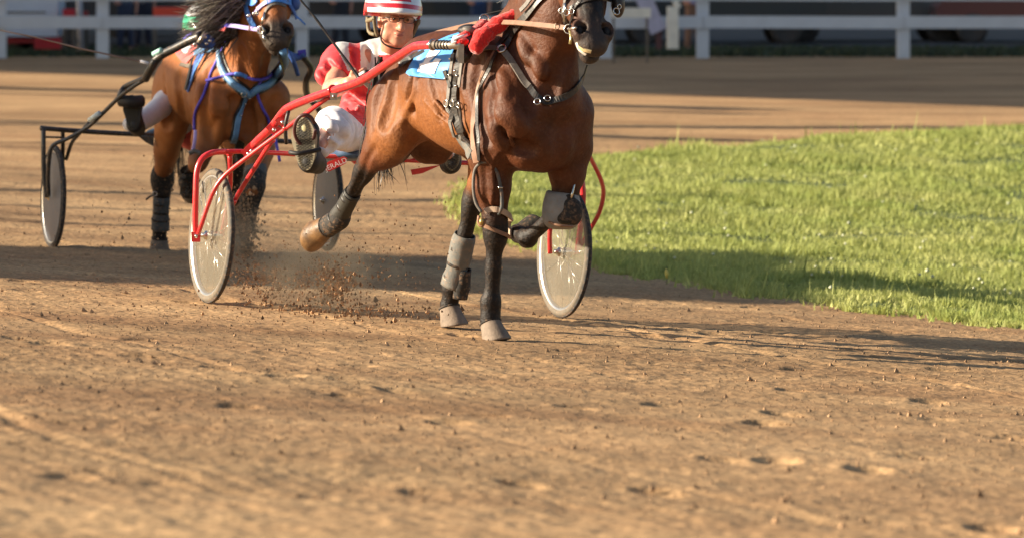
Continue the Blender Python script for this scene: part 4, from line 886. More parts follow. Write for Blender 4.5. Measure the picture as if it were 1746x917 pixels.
# wristband
MB().tube([WR.lerp(EL, .08), WR.lerp(EL, .16)], .033, 16, cap=False).build('wristband', M['yellow'], d1)
# helmet
def helmet(parent, c, fwd, up, side, s, mats, stripes):
    V = []; F = []; mi = []; nu_, nv_ = 48, 22
    for j in range(nv_+1):
        ph = math.pi*.5*j/nv_*1.06
        for i in range(nu_):
            a = 2*math.pi*i/nu_; x = math.cos(a); y = math.sin(a); rr = math.sin(ph); z = math.cos(ph)
            fr = max(0, y)**3*max(0, ph-1.1)*.10
            V.append(c+side*x*rr*.117*s+fwd*(y*rr*.142+fr)*s+up*(z*.128-.0)*s+up*(-.018*(j == nv_)*(y < 0))*s)
    for j in range(nv_):
        for i in range(nu_):
            F.append((j*nu_+i, j*nu_+(i+1) % nu_, (j+1)*nu_+(i+1) % nu_, (j+1)*nu_+i)); mi.append(stripes(j/nv_, 2*math.pi*(i+.5)/nu_))
    o = mesh('helmet', V, F, None, parent, mats=mats, mi=mi); md = o.modifiers.new('shell', 'SOLIDIFY'); md.thickness = .012*s; md.offset = -1
    return o
def st1(v, a):
    if v > .88: return 0 if math.sin(a) > .25 else 1
    if v > .80: return 1
    d_ = abs((a-math.pi/2+math.pi) % (2*math.pi)-math.pi)
    return 0 if v > .62 and not (d_ < .35 and v < .74) else 1
    d = abs((a-math.pi/2+math.pi) % (2*math.pi)-math.pi)
    if v < .5: return 1 if (d < .45 or v < .30) else (0 if v > .40 else 1)
    return 0
helmet(d1, hc+up*.056-fw*.02+Vector((-.018, 0, 0)), fw, up, fs, 1.15, [M['helmet_white'], M['helmet_red']], st1)
# visor lip, ear harness, chin strap, glasses
V = []; F = []
for i in range(25):
    a = math.radians(15+150*i/24); x = math.cos(a); y = math.sin(a)
    b_ = hc+up*.052-fw*.016+Vector((-.018, 0, 0)); V += [b_+fs*x*.122+fw*y*.148+up*.004, b_+fs*x*.128+fw*y*(.148+.030*y)-up*.012, b_+fs*x*.120+fw*y*.140-up*.012]
for i in range(24):
    for k in range(3): F.append((3*i+k, 3*i+(k+1) % 3, 3*i+3+(k+1) % 3, 3*i+3+k))
mesh('visor', V, F, M['helmet_white'], d1)
g = -1 if fs.x > 0 else 1
for g in (-1, 1):
    es = fs*g
    b_ = lambda x, y, z: hc+Vector((-.014, 0, 0))+(es*x+fw*y+up*z)*1.06
    tb('ear_harness', [b_(.112, .055, .02), b_(.094, .040, -.045), b_(.080, .035, -.075)], [.009]*7, M['olive_leather'], d1, 8, 3)
    tb('ear_harness', [b_(.118, -.055, .015), b_(.108, -.045, -.055), b_(.092, .03, -.068)], [.010]*7, M['olive_leather'], d1, 8, 3)
    tb('ear_harness', [b_(.117, -.055, -.005), b_(.118, .0, -.0), b_(.108, .055, .01)], [.012]*7, M['olive_leather'], d1, 8, 3)
tb('chin_strap', [hc+fs*.092+fw*.035-up*.07, hc+fs*.070+fw*.065-up*.115, hc+fw*.080-up*.134, hc-fs*.070+fw*.065-up*.115, hc-fs*.092+fw*.035-up*.07], .0045, M['leather'], d1, 6, 4)
gl = empty('glasses', P(0, 0, 1)); bpy.data.objects.remove(gl)
for g in (-1, 1):
    cc = hc+fs*g*.038+fw*.116+up*.014; pts = [cc+fs*.027*math.copysign(abs(math.cos(t))**.6, math.cos(t))+up*.016*math.copysign(abs(math.sin(t))**.6, math.sin(t)) for t in [2*math.pi*i/20 for i in range(20)]]
    fr_ = MB().tube(pts, .0017, 6, closed=True).build('glasses_frame', M['glasses'], d1); mesh('lens', pts, [tuple(range(20))], M['lens'], fr_, smooth=False)
    MB().tube([hc+fs*g*.068+fw*.112+up*.02, hc+fs*g*.09+fw*.01+up*.012], .0025, 6).build('glasses_temple', M['glasses'], d1)
    MB().ball(fq(g*.032, .090, .012), .008, 10).build('eye', M['eye'], d1)
    MB().tube([fq(g*.012, .098, .040), fq(g*.034, .096, .046), fq(g*.052, .082, .038)], [.003, .0045, .002], 6).build('eyebrow', mat('grey brow', (.20, .15, .11)), d1)
MB().tube([hc+fs*.010+fw*.118+up*.020, hc-fs*.010+fw*.118+up*.020], .003, 6).build('glasses_bridge', M['glasses'], d1)
blob('lips', fq(0, .092, -.0585), (.020, .005, .007), (fs, fw, up), M['lips'], d1)
# the front driver's whip
wh = empty('whip', g1_, 'thin black whip rising from the front driver\'s right hand', 'whip')
MB().tube(cr([P(616, 140, 19.93), P(603, 121, 19.96), P(560, 62, 20.0), P(532, 24, 20.02), P(500, -14, 20.04)], 4), [.010]*4+[.0085]*2+[.0065]*6+[.005]*5, 8).build('stick', M['leather'], wh)
# rear driver, mostly hidden behind the horse
d2 = empty('person', P(330, 220, 26.5), 'rear driver in a green and white helmet, half hidden behind the light bay horse', 'person')
hc2 = P(347, 52, 26.3); fw2 = Vector((.2, -.97, -.12)).normalized(); up2 = Zv; fp2, fq2, fs2 = face_prims(hc2, fw2, (up2-fw2*fw2.z).normalized())
b2_ = list(fp2)+[rc(hc2-Zv*.06, P(345, 90, 26.5), .055, .06, .03), rc(P(345, 105, 26.55), P(338, 205, 26.5), .15, .15, .05, 1, ((0, 1, 0), .75)), rc(P(345, 92, 26.5), P(300, 105, 26.5), .06, .07, .04), rc(P(345, 92, 26.5), P(392, 105, 26.6), .06, .07, .04),
     rc(P(300, 105, 26.5), P(303, 150, 26.2), .06, .045, .03), rc(P(303, 150, 26.2), P(320, 130, 25.95), .045, .03, .03), rc(P(392, 105, 26.6), P(398, 150, 26.3), .06, .045, .03), rc(P(398, 150, 26.3), P(380, 130, 26.0), .045, .03, .03),
     rc(P(320, 212, 26.5), P(284, 176, 26.15), .09, .065, .04), rc(P(284, 176, 26.15), P(240, 210, 25.8), .045, .035, .03), rc(P(360, 212, 26.5), P(400, 180, 26.1), .09, .065, .04), rc(P(400, 180, 26.1), P(415, 225, 25.8), .06, .04, .03)]
hand_prims(b2_, P(320, 130, 25.95), Vector((.8, -.3, .3)), Zv, Vector((.2, -.9, 0))); hand_prims(b2_, P(380, 130, 26.0), Vector((-.8, -.3, .3)), Zv, Vector((-.2, -.9, 0)))
V, F = sdf_mesh(b2_, .009); mesh('body', V, F, M['skin'], d2)
V, F = sdf_mesh([rc(P(345, 105, 26.56), P(335, 212, 26.5), .175, .18, .05, 1, ((0, 1, 0), .8)), rc(P(345, 95, 26.52), P(300, 107, 26.5), .08, .08, .04), rc(P(345, 95, 26.52), P(392, 107, 26.6), .08, .08, .04), rc(P(300, 107, 26.5), P(302, 135, 26.3), .08, .07, .03), rc(P(392, 107, 26.6), P(397, 135, 26.4), .08, .07, .03)], .01)
mesh('silks', V, F, M['pink_cloth'], d2)
V, F = sdf_mesh([rc(P(320, 212, 26.5), P(284, 176, 26.15), .115, .085, .05), rc(P(284, 176, 26.15), P(236, 212, 25.8), .080, .058, .04), rc(P(360, 212, 26.5), P(400, 180, 26.1), .11, .09, .05), rc(P(400, 180, 26.1), P(414, 218, 25.85), .08, .06, .04), rc(P(262, 196, 25.95), P(222, 212, 25.74), .045, .05, .04)], .01)
mesh('trousers', V, F, M['white_silk'], d2)
helmet(d2, hc2+Zv*.03, fw2, (up2-fw2*fw2.z).normalized(), fs2, 1.08, [M['helmet_white'], M['helmet_green']], lambda v, a: 1 if v > .62 or v < .25 else 0)
shoe(d2, P(223, 164, 25.66), P(229, 221, 25.62), Vector((-.1, -.98, .1)), M['shoe'], M['boot_olive'], .062)
tb('boot_cuff', [P(206, 172, 25.6), P(224, 174, 25.56), P(242, 173, 25.6)], .040, M['shoe'], d2, 10, 3)
shoe(d2, P(414, 228, 25.75), P(414, 284, 25.75), Vector((0, -1, .1)), M['shoe'], M['boot_olive'], .05)
# ------------------------------------------------------------------ harness of the leading horse
hn1 = empty('harness', L(0, 0, 1.4), 'black leather harness with steel buckles and red wool roll on the dark bay horse', 'harness')
LE, GS, BR = M['leather'], M['grey_strap'], M['leather_brown']
strap('girth', S1, [(800, 58), (792, 82), (785, 110), (779, 140), (776, 172), (779, 200), (790, 230), (803, 256), (815, 268)], .052, LE, hn1, .010, .008)
strap('girth_edge', S1, [(798, 92), (792, 118), (788, 150)], .020, GS, hn1, .022, .004)
strap('girth_billet', S1, [(777, 96), (773, 130), (770, 160), (768, 186)], .022, GS, hn1, .020, .004)
strap('girth_billet', S1, [(768, 174), (769, 196), (776, 216), (781, 230)], .020, GS, hn1, .024, .005)
strap('girth_billet', S1, [(790, 172), (792, 196), (797, 222)], .022, LE, hn1, .022, .005)
strap('belly_band', S1, [(784, 228), (795, 248), (806, 264)], .058, M['boot_grey'], hn1, .014, .005)
strap('billet_end', S1, [(763, 121), (768, 132), (774, 150)], .022, LE, hn1, .022, .004)
for (x, y) in [(774, 126), (787, 132), (786, 148), (768, 134), (775, 106), (784, 125)]:
    h_ = S1.hit(x, y)
    if h_: MB().ball(h_[0]+h_[1]*.030, .007, 8).build('stud', M['metal'], hn1)
for (x, y) in [(769, 176), (780, 176), (792, 178)]:
    h_ = S1.hit(x, y)
    if h_: ring('buckle', h_[0]+h_[1]*.030, h_[1], .016, .0028, M['metal'], hn1)
# saddle pad with terret ring and the red wool roll
sp = L(0, 0, 1.46)
V, F = sdf_mesh([el(P(798, 76, 18.02), (.035, .06, .05), None, .02), el(P(802, 52, 18.15), (.06, .05, .028), None, .02), rc(P(800, 55, 18.12), P(790, 96, 17.98), .03, .035, .02), rc(P(822, 45, 18.3), P(850, 44, 18.45), .03, .03, .02)], .006)
mesh('saddle', V, F, LE, hn1)
MB().box(P(786, 92, 17.93), (.026, .02, .085)).build('saddle_buckle', M['dullmetal'], hn1, smooth=False)
blob('saddle_lug', P(801, 52, 18.02), (.036, .03, .018), (Vector((1, 0, -.2)).normalized(), Vector((0, 1, 0)), Vector((.2, 0, 1)).normalized()), GS, hn1)
ring('terret', P(826, 33, 18.25), Vector((.3, -1, .1)), .022, .0035, M['metal'], hn1)
MB().ball(P(818, 37, 18.24), .006, 8).build('stud', M['metal'], hn1); MB().ball(P(833, 36, 18.24), .006, 8).build('stud', M['metal'], hn1); MB().ball(P(830, 43, 18.2), .007, 8).build('stud', M['metal'], hn1)
V, F = sdf_mesh([rc(P(812, 80, 17.92), P(822, 64, 17.95), .036, .038, .02), rc(P(822, 64, 17.95), P(850, 42, 18.0), .038, .036, .02), rc(P(850, 42, 18.0), P(878, 26, 18.02), .034, .026, .02), rc(P(878, 26, 18.02), P(896, 19, 18.02), .024, .012, .02), rc(P(800, 64, 18.02), P(824, 44, 18.15), .022, .03, .02)], .006)
V = V+.0035*np.stack([vnoise(V[:, 0]*1+V[:, 2], V[:, 2]-V[:, 1], 55, 21), vnoise(V[:, 1], V[:, 2], 55, 22), vnoise(V[:, 0], V[:, 2], 55, 23)], 1)*2
mesh('wool_roll', V, F, M['red_wool'], hn1)
V, F = sdf_mesh([el(P(787, 72, 17.95), (.036, .03, .02), None, .02), rc(P(782, 68, 17.98), P(795, 60, 18.0), .02, .02, .02)], .005); mesh('wool_pad', V, F, M['red_wool'], hn1)
for a, b in (((772, 68), (797, 60)), ((770, 73), (795, 68))): MB().tube([P(*a, 17.93), P(*b, 17.95)], .007, 7).build('white_tie', M['white_print'], hn1)
strap('breast_strap', S1, [(800, 89), (815, 86), (832, 83), (848, 84), (858, 87)], .024, GS, hn1, .010)
strap('breast_strap', S1, [(858, 87), (868, 101), (880, 120), (893, 140), (903, 149)], .030, GS, hn1, .012, .005)
strap('breast_plate', S1, [(903, 149), (918, 168), (932, 177), (950, 171), (972, 159), (988, 140), (998, 112)], .030, LE, hn1, .010)
h_ = S1.hit(858, 87)
ring('ring', h_[0]+h_[1]*.018, h_[1], .020, .005, M['metal'], hn1)
for (x, y) in [(918, 176), (933, 171)]:
    h_ = S1.hit(x, y); ring('ring', h_[0]+h_[1]*.02, h_[1], .014, .003, M['metal'], hn1)
strap('neck_strap', S1, [(848, 82), (866, 60), (886, 38), (905, 18), (918, 2), (930, -14)], .022, LE, hn1, .010)
strap('neck_strap', S1, [(862, 84), (876, 60), (892, 40), (908, 20), (924, 0), (938, -14)], .022, LE, hn1, .012)
strap('neck_strap', S1, [(896, 20), (905, 10), (912, 0), (920, -10)], .022, GS, hn1, .03)
MB().ball(P(893, 18, 17.97), .010, 8).build('stud', M['metal'], hn1)
strap('hopple_hanger', S1, [(846, 90), (836, 108), (827, 128), (820, 150), (815, 175), (811, 205), (810, 232), (812, 262), (815, 276)], [.014]*8+[.018]*8+[.028]*8+[.034]*40, M['leather_tan'], hn1, .014, .004)
strap('hopple_hanger', S1, [(850, 92), (838, 118), (828, 142), (821, 160), (817, 182), (817, 215), (820, 245), (820, 272)], .016, LE, hn1, .020, .004)
strap('hopple_hanger', S1, [(838, 100), (830, 118), (823, 138), (817, 156)], .014, BR, hn1, .016, .003)
# hopple loop round the right foreleg and the knee strap
Zl = J(835, 320, -.16).y
tb('hopple_loop', [P(820, 277, Zl-.10), P(833, 278, Zl-.11), P(846, 292, Zl-.10), P(853, 318, Zl-.09), P(856, 350, Zl-.08), P(850, 366, Zl-.06)], .0085, M['boot_blue'], hn1, 8, 5)
tb('hopple_loop', [P(820, 277, Zl-.10), P(810, 290, Zl-.07), P(807, 318, Zl-.06), P(811, 345, Zl-.06), P(821, 362, Zl-.07)], .0075, GS, hn1, 8, 5)
ring('loop_sleeve', P(853, 320, Zl-.09), Vector((0, .1, 1)), .010, .004, M['metal'], hn1)
strap('knee_strap', S1, [(828, 360), (840, 356), (854, 359), (866, 370), (871, 385), (873, 404)], .026, M['cream'], hn1, .014, .005)
strap('knee_strap', S1, [(820, 380), (836, 388), (854, 397), (870, 404)], .018, BR, hn1, .012, .005)
tb('knee_buckle', [P(817, 368, Zl-.07), P(816, 380, Zl-.07), P(822, 386, Zl-.08), P(828, 372, Zl-.08)], .008, BR, hn1, 7, 3)
MB().tube([P(822, 372, Zl-.09), P(820, 384, Zl-.09)], .010, 8).build('brass_fitting', mat('brass', (.55, .38, .14), .35, metal=.8), hn1)
# reins: driver's hands - terret - bit
rn = empty('rein', P(826, 37, 18.25), 'long brown leather reins from the front driver to the dark bay horse', 'reins')
def flatrib(name, pts, wd, mt, parent, nrm=Vector((-.3, -.9, .4)), th=.003):
    q = cr(pts, 6); return ribbon(MB(), q, [nrm.normalized()]*len(q), wd, th).build(name, mt, parent, smooth=False)
flatrib('rein_front', [P(830, 37, 18.22), P(850, 38, 18.02), P(880, 39, 17.8), P(910, 42, 17.62), P(940, 45, 17.5), P(964, 48, 17.42)], .024, M['leather_tan'], rn)
ring('rein_keeper', P(948, 46, 17.46), Vector((1, -.3, 0)), .013, .003, M['cream'], rn)
flatrib('rein_back', [P(828, 37, 18.24), P(805, 42, 18.4), P(770, 50, 18.65), P(735, 60, 18.9), P(702, 78, 19.25), P(672, 100, 19.6), P(640, 122, 19.85), P(618, 134, 19.95)], .026, BR, rn)
flatrib('rein_back', [P(834, 40, 18.3), P(800, 48, 18.5), P(765, 60, 18.8), P(735, 74, 19.1), P(700, 98, 19.6), P(694, 135, 19.95)], .018, BR, rn)
flatrib('rein_end', [P(612, 128, 19.86), P(624, 122, 19.84), P(634, 125, 19.86), P(622, 133, 19.86)], .016, LE, rn)
flatrib('rein_end', [P(618, 138, 19.9), P(632, 150, 19.92), P(646, 160, 19.96), P(652, 166, 20.0)], .022, M['cream'], rn)
# crupper strap on the back edge
strap('back_strap', S1, [(798, 62), (760, 74), (722, 92), (700, 102), (684, 112)], .028, LE, hn1, .012)
# number cloth with its figure 2
nc1 = empty('number_cloth', L(-.15, -.1, 1.4), 'light blue saddle cloth with a white figure 2 on the dark bay horse', 'saddle cloth')
patch('cloth', S1, [(808, 50), (795, 57), (765, 66), (742, 76), (714, 92), (704, 110), (695, 129), (720, 133), (764, 136), (771, 112), (776, 88), (790, 80)], M['blue_cloth'], nc1, .013, 3)
_c = [o for o in SC.objects if o.parent == nc1][0]; S1c = Surf(([v.co+nc1.location for v in _c.data.vertices], [tuple(q_.vertices) for q_ in _c.data.polygons]))
patch('figure', S1c, [(734, 88), (752, 88), (746, 95), (731, 108), (722, 111), (728, 98)], M['white_print'], nc1, .005, 1.2, .001)
patch('figure', S1c, [(717, 109), (731, 107), (750, 107), (742, 126), (711, 124)], M['white_print'], nc1, .005, 1.2, .001)
patch('figure', S1c, [(744, 101), (754, 102), (750, 108), (738, 108)], M['white_print'], nc1, .005, 1.2, .001)
patch('figure_top', S1c, [(774, 63), (788, 60), (794, 64), (790, 72), (770, 73)], M['white_print'], nc1, .005, 1.5, .001)
# bridle of the leading horse
br1 = empty('bridle', Q1(.3, 0, 0), 'black bridle with steel bit rings on the dark bay horse', 'bridle')
strap('cheek_strap', S1, [(968, -10), (966, 5), (963, 20), (964, 40)], .016, GS, br1, .012)
strap('cheek_strap', S1, [(1004, -14), (992, 0), (982, 16), (976, 34), (974, 46)], .014, LE, br1, .008)
strap('noseband', S1, [(972, 16), (984, 8), (1000, 2), (1020, -1), (1040, 2), (1052, 10)], .014, LE, br1, .006)
strap('noseband', S1, [(966, -2), (985, -8), (1010, -12), (1040, -8), (1056, -2)], .016, LE, br1, .008)
strap('cheek_strap', S1, [(1048, -10), (1052, 8), (1050, 26), (1044, 42)], .022, LE, br1, .010)
for c_, R_ in (((966, 22), .014), ((969, 50), .020), ((957, 19), .012), ((975, 20), .012)):
    ring('ring', P(*c_, 17.38), Vector((-.6, -1, .2)), R_, .0024, M['metal'], br1)
MB().tube([P(963, 6, 17.4), P(964, 18, 17.4), P(962, 38, 17.4)], .0065, 8).build('cheek_bar', M['metal'], br1)
ring('ring', P(1051, 20, 17.38), Vector((.5, -1, .3)), .015, .0026, M['metal'], br1); ring('ring', P(1056, 12, 17.40), Vector((.8, -1, 0)), .010, .0024, M['metal'], br1); MB().ball(P(1048, 24, 17.37), .006, 8).build('stud', M['metal'], br1)
V, F = sdf_mesh([el(P(1054, 8, 17.48), (.03, .05, .06), None, .02)], .006); mesh('blinker', V, F, LE, br1)
MB().tube([P(972, 52, 17.36), P(974, 66, 17.33), P(972, 76, 17.33)], .007, 7).build('bit_shank', mat('brass bit', (.60, .50, .24), .35, metal=.8), br1)
MB().tube([P(969, 50, 17.36), P(982, 48, 17.28)], .006, 7).build('bit', M['dullmetal'], br1)
# leg boots
def sleeve(name, pts, rs, mt, parent, n=18, th=.004):
    q = cr(pts, 5); m = len(q); rr = [rs[min(len(rs)-1, int(i/(m-1)*(len(rs)-1)))]*(1-(i/(m-1)*(len(rs)-1) % 1))+rs[min(len(rs)-1, int(i/(m-1)*(len(rs)-1))+1)]*(i/(m-1)*(len(rs)-1) % 1) for i in range(m)]
    mb = MB().tube(q, rr, n, cap=False); sd0 = len(mb.V)*.37+q[0].x*9
    for i_, v in enumerate(mb.V):
        c_ = q[i_//n]; k_ = i_ % n; w_ = 1+.045*math.sin(k_*2*math.pi/n*2+sd0)+.03*math.sin(k_*1.9+i_//n*.8+sd0)+.03*math.sin(i_//n*1.3+sd0); v.xyz = c_+(v-c_)*w_
    o = mb.build(name, mt, parent); md = o.modifiers.new('thickness', 'SOLIDIFY'); md.thickness = .006; md.offset = 1; return o
def bootthing(loc, label, grp='leg boots'): return empty('leg_boot', loc, label, 'leg boot', grp)
q = h1['lh']; b_ = bootthing(q[2], 'pale grey shin boot on the standing hind leg of the dark bay horse')
sleeve('shell', [q[2].lerp(q[3], .38), q[2].lerp(q[3], .52), q[2].lerp(q[3], .80), q[2].lerp(q[3], .98)], [.047, .052, .045, .054], M['boot_grey'], b_)
off = Vector((.035, -.02, 0)); sleeve('guard', [q[2].lerp(q[3], .78)+off, q[3]+off*1.2, q[3]+off-Zv*.05], [.030, .038, .030], M['boot_dark'], b_)
for t in (.46, .90): c_ = q[2].lerp(q[3], t); ring('piping', c_, q[3]-q[2], .053, .003, M['cream'], b_)
q = h1['rh']; b_ = bootthing(q[3], 'dark shin and fetlock boot on the raised hind leg of the dark bay horse')
sleeve('shell', [q[2].lerp(q[3], .45), q[2].lerp(q[3], .75), q[3]+(q[4]-q[3])*.1], [.036, .038, .046], M['boot_olive'], b_)
dd = (q[3]-q[2]).normalized(); per = Vector((.8, 0, .5)).normalized()
sleeve('tendon_guard', [q[2].lerp(q[3], .2)+per*.022, q[2].lerp(q[3], .6)+per*.024], [.018, .022], M['boot_blue'], b_)
sleeve('fetlock_wrap', [q[2].lerp(q[3], .88), q[3], q[4]+(q[4]-q[3])*.12], [.043, .049, .044], M['boot_dark'], b_)
ring('strap', q[3], q[4]-q[2], .052, .005, LE, b_); ring('strap', q[2].lerp(q[3], .5), dd, .041, .004, LE, b_)
q = h1['lf']; b_ = bootthing(q[2], 'grey knee boot with a black patch on the raised foreleg of the dark bay horse')
kk = q[2]; V, F = sdf_mesh([rc(P(952, 333, kk.y), P(944, 372, kk.y-.03), .058, .050, .03), rc(P(966, 336, kk.y), P(970, 372, kk.y-.02), .055, .050, .03), el(P(958, 356, kk.y-.02), (.082, .07, .085), None, .03), el(P(957, 318, kk.y-.02), (.09, .2, .025), None, .01, -1)], .007); mesh('shell', V, F, mat('pale grey neoprene', (.23, .225, .21), .75, .15, 20, .001, 90, dirt=.3), b_)
V, F = sdf_mesh([el(P(972, 352, kk.y-.066), (.046, .030, .040), None, .02), el(P(966, 371, kk.y-.070), (.052, .030, .034), None, .03), el(P(981, 364, kk.y-.055), (.030, .035, .050), None, .03), el(P(968, 334, kk.y-.035), (.036, .04, .013), None, .01)], .006); mesh('knee_patch', V, F, M['boot_dark'], b_)
tb('strap', [P(936, 379, kk.y-.09), P(955, 385, kk.y-.12), P(976, 386, kk.y-.10)], .006, M['leather_brown'], b_, 7, 3)
tb('suspender', [P(974, 338, kk.y-.08), P(980, 312, kk.y-.06), P(986, 295, kk.y-.02), P(975, 270, kk.y)], .006, M['metal'], b_, 7, 3)
# ------------------------------------------------------------------ harness of the following horse
hn2 = empty('harness', L2(.3, 0, 1.3), 'blue padded collar and purple cord harness on the light bay horse', 'harness')
BT, BD, BB, PU = M['blue_tack'], M['blue_deep'], M['blue_bright'], M['purple']
col = [(378, 84), (377, 100), (381, 116), (389, 131), (401, 143), (414, 154), (423, 160), (434, 154), (452, 146), (468, 133), (479, 118), (483, 104), (481, 86)]
strap('breast_collar', S2, col, .080, LE, hn2, .008, .006); r_ = lay(S2, col, .012)
MB().tube(r_[0], .024, 10).build('collar_padding', BT, hn2)
strap('collar_strap', S2, [(419, 158), (411, 178), (405, 196), (401, 218), (398, 240)], .060, LE, hn2, .012, .006)
strap('collar_strap_facing', S2, [(418, 162), (410, 180), (405, 197), (401, 218), (398, 242)], .040, BT, hn2, .022, .004)
for (x, y) in [(412, 174), (406, 197)]:
    h_ = S2.hit(x, y); MB().ball(h_[0]+h_[1]*.03, .007, 8).build('stud', M['metal'], hn2)
for (x, y) in [(414, 158), (423, 160)]:
    h_ = S2.hit(x, y); ring('ring', h_[0]+h_[1]*.03, h_[1], .018, .004, M['metal'], hn2)
cord('cord', S2, [(392, 48), (390, 66), (383, 82), (370, 108), (361, 128), (357, 141), (348, 160), (339, 178), (334, 198), (333, 222)], .009, PU, hn2)
tb('cord', [P(333, 222, 25.2), P(332, 240, 25.2), P(328, 262, 25.25)], .011, M['lilac'], hn2)
cord('cord', S2, [(357, 142), (372, 138), (386, 132), (402, 126), (416, 127), (432, 131), (446, 133), (458, 128), (468, 118), (476, 104)], .010, PU, hn2, .026)
cord('cord', S2, [(404, 126), (414, 127), (424, 129)], .014, BB, hn2, .03)
cord('cord', S2, [(446, 134), (440, 150), (441, 166), (447, 186), (456, 204), (462, 220)], .009, PU, hn2)
tb('cord', [P(462, 220, 24.95), P(470, 240, 24.9), P(477, 276, 24.9)], .009, PU, hn2)
strap('neck_strap', S2, [(386, 80), (392, 66), (398, 50), (402, 36)], .022, LE, hn2, .012)
strap('saddle_strap', S2, [(352, 76), (344, 92), (336, 108), (330, 126), (324, 144), (321, 156)], .060, BD, hn2, .010)
strap('saddle_strap', S2, [(356, 82), (348, 100), (338, 120), (330, 140)], .018, BB, hn2, .022)
strap('girth', S2, [(334, 100), (330, 116), (326, 134), (321, 154)], .026, LE, hn2, .024)
strap('saddle_pad', S2, [(374, 80), (362, 86), (346, 88), (334, 92)], .044, BT, hn2, .014)
strap('loin_strap', S2, [(311, 112), (320, 114), (328, 115)], .028, M['timber'], hn2, .02)
V, F = sdf_mesh([el(P(350, 70, 25.1), (.06, .06, .05), None, .03), rc(P(342, 62, 25.1), P(358, 76, 25.1), .03, .03, .02)], .008); mesh('saddle', V, F, BD, hn2)
MB().tube([P(338, 74, 24.98), P(350, 57, 24.98)], .014, 8).build('shaft_holder', M['dullmetal'], hn2)
for (x, y) in [(332, 76), (344, 68), (350, 64), (352, 75), (358, 70)]: MB().ball(P(x, y, 24.98), .012, 8).build('stud', M['metal'], hn2)
tb('tug_strap', [P(490, 92, 25.0), P(505, 98, 25.1), P(520, 92, 25.1)], .024, BD, hn2); tb('tug_strap', [P(488, 86, 25.0), P(500, 104, 25.0), P(508, 128, 25.1)], .014, BD, hn2)
tb('tug_strap', [P(522, 60+30, 25.1), P(508, 92, 25.1)], .02, PU, hn2)
nc2 = empty('number_cloth', L2(-.15, -.1, 1.4), 'pinkish red saddle cloth with a white mark on the light bay horse', 'saddle cloth')
patch('cloth', S2, [(343, 70), (330, 78), (312, 86), (298, 90), (304, 99), (313, 109), (320, 110), (334, 92)], M['pink_cloth'], nc2, .008, 3)
patch('figure', S2, [(310, 86), (326, 80), (328, 84), (320, 93), (315, 93)], M['white_print'], nc2, .012, 2, .001)
br2 = empty('bridle', Q2(.3, 0, 0), 'bright blue bridle with steel fittings on the light bay horse', 'bridle')
strap('cheek_strap', S2, [(419, -6), (421, 10), (424, 24), (429, 36), (434, 46)], .040, BB, br2, .012)
strap('blinker', S2, [(424, 0), (434, 3), (442, -4)], .060, BB, br2, .02)
strap('noseband', S2, [(434, 24), (444, 14), (454, 6), (462, 2)], .026, M['lilac'], br2, .012)
strap('browband', S2, [(456, 4), (468, 0), (482, 2), (494, 6)], .040, BB, br2, .012)
strap('nosepiece', S2, [(452, 34), (454, 20), (462, 10), (474, 8), (486, 12)], .016, GS, br2, .008)
strap('cheek_strap', S2, [(486, 2), (494, 12), (500, 24), (503, 34)], .034, BD, br2, .012)
V, F = sdf_mesh([el(P(503, 6, 24.6), (.035, .05, .05), None, .02)], .008); mesh('blinker', V, F, BD, br2)
MB().tube([P(505, 28, 24.45), P(512, 34, 24.45), P(521, 43, 24.45)], .006, 6).build('strap_end', BB, br2)
for (x, y) in [(424, 27), (433, 24), (439, 24), (438, 21)]: MB().ball(P(x, y, 24.42), .012, 8).build('buckle', M['metal'], br2)
ring('ring', P(444, 52, 24.36), Vector((-.6, -1, 0)), .022, .005, M['metal'], br2); MB().tube([P(448, 56, 24.34), P(450, 66, 24.32), P(452, 71, 24.32)], .006, 6).build('bit_shank', M['metal'], br2)
MB().tube([P(451, 22, 24.38), P(449, 32, 24.36), P(446, 42, 24.36)], .008, 6).build('nose_buckle', M['metal'], br2)
rn2 = empty('rein', P(394, 44, 25.0), 'lilac reins of the light bay horse running back from its bit', 'reins')
flatrib('rein_front', [P(390, 44, 25.0), P(402, 45, 24.8), P(420, 48, 24.6), P(441, 51, 24.4)], .026, M['lilac'], rn2); ring('rein_keeper', P(425, 49, 24.5), Vector((1, -.2, 0)), .015, .004, M['cream'], rn2)
flatrib('rein_back', [P(388, 44, 25.0), P(372, 47, 25.1), P(352, 50, 25.3), P(330, 56, 25.7), P(312, 68, 26.0)], .03, PU, rn2); flatrib('rein_back', [P(384, 50, 25.0), P(365, 50, 25.15), P(345, 56, 25.4), P(322, 70, 25.8)], .03, M['pink_cloth'], rn2)
q = h2['rh']; b_ = bootthing(q[2], 'shaggy dark hock boot on the standing hind leg of the light bay horse')
sleeve('shell', [q[2].lerp(q[1], .14), q[2], q[2].lerp(q[3], .34)], [.058, .074, .052], M['boot_dark'], b_)
b2x = bootthing(q[3], 'blue grey shin boot below the hock boot of the light bay horse'); sleeve('shell', [q[2].lerp(q[3], .36), q[2].lerp(q[3], .7), q[3]], [.050, .048, .056], M['boot_blue'], b2x); ring('strap', q[2].lerp(q[3], .8), q[3]-q[2], .058, .006, M['boot_dark'], b2x)
tb('strap_end', [P(262, 333, 26.3), P(255, 336, 26.2), P(249, 341, 26.2)], .007, LE, b_); ring('ring', P(264, 331, 26.2), Vector((0, 1, 0)), .014, .004, M['dullmetal'], b_)
q = h2['lf']; b_ = bootthing(q[2], 'dark knee boot with a grey cuff on the left foreleg of the light bay horse')
sleeve('shell', [q[2].lerp(q[1], .12), q[2], q[2].lerp(q[3], .5), q[3]], [.066, .078, .056, .062], M['boot_dark'], b_); sleeve('cuff', [q[2].lerp(q[1], .34), q[2].lerp(q[1], .12)], [.064, .066], M['boot_blue'], b_)
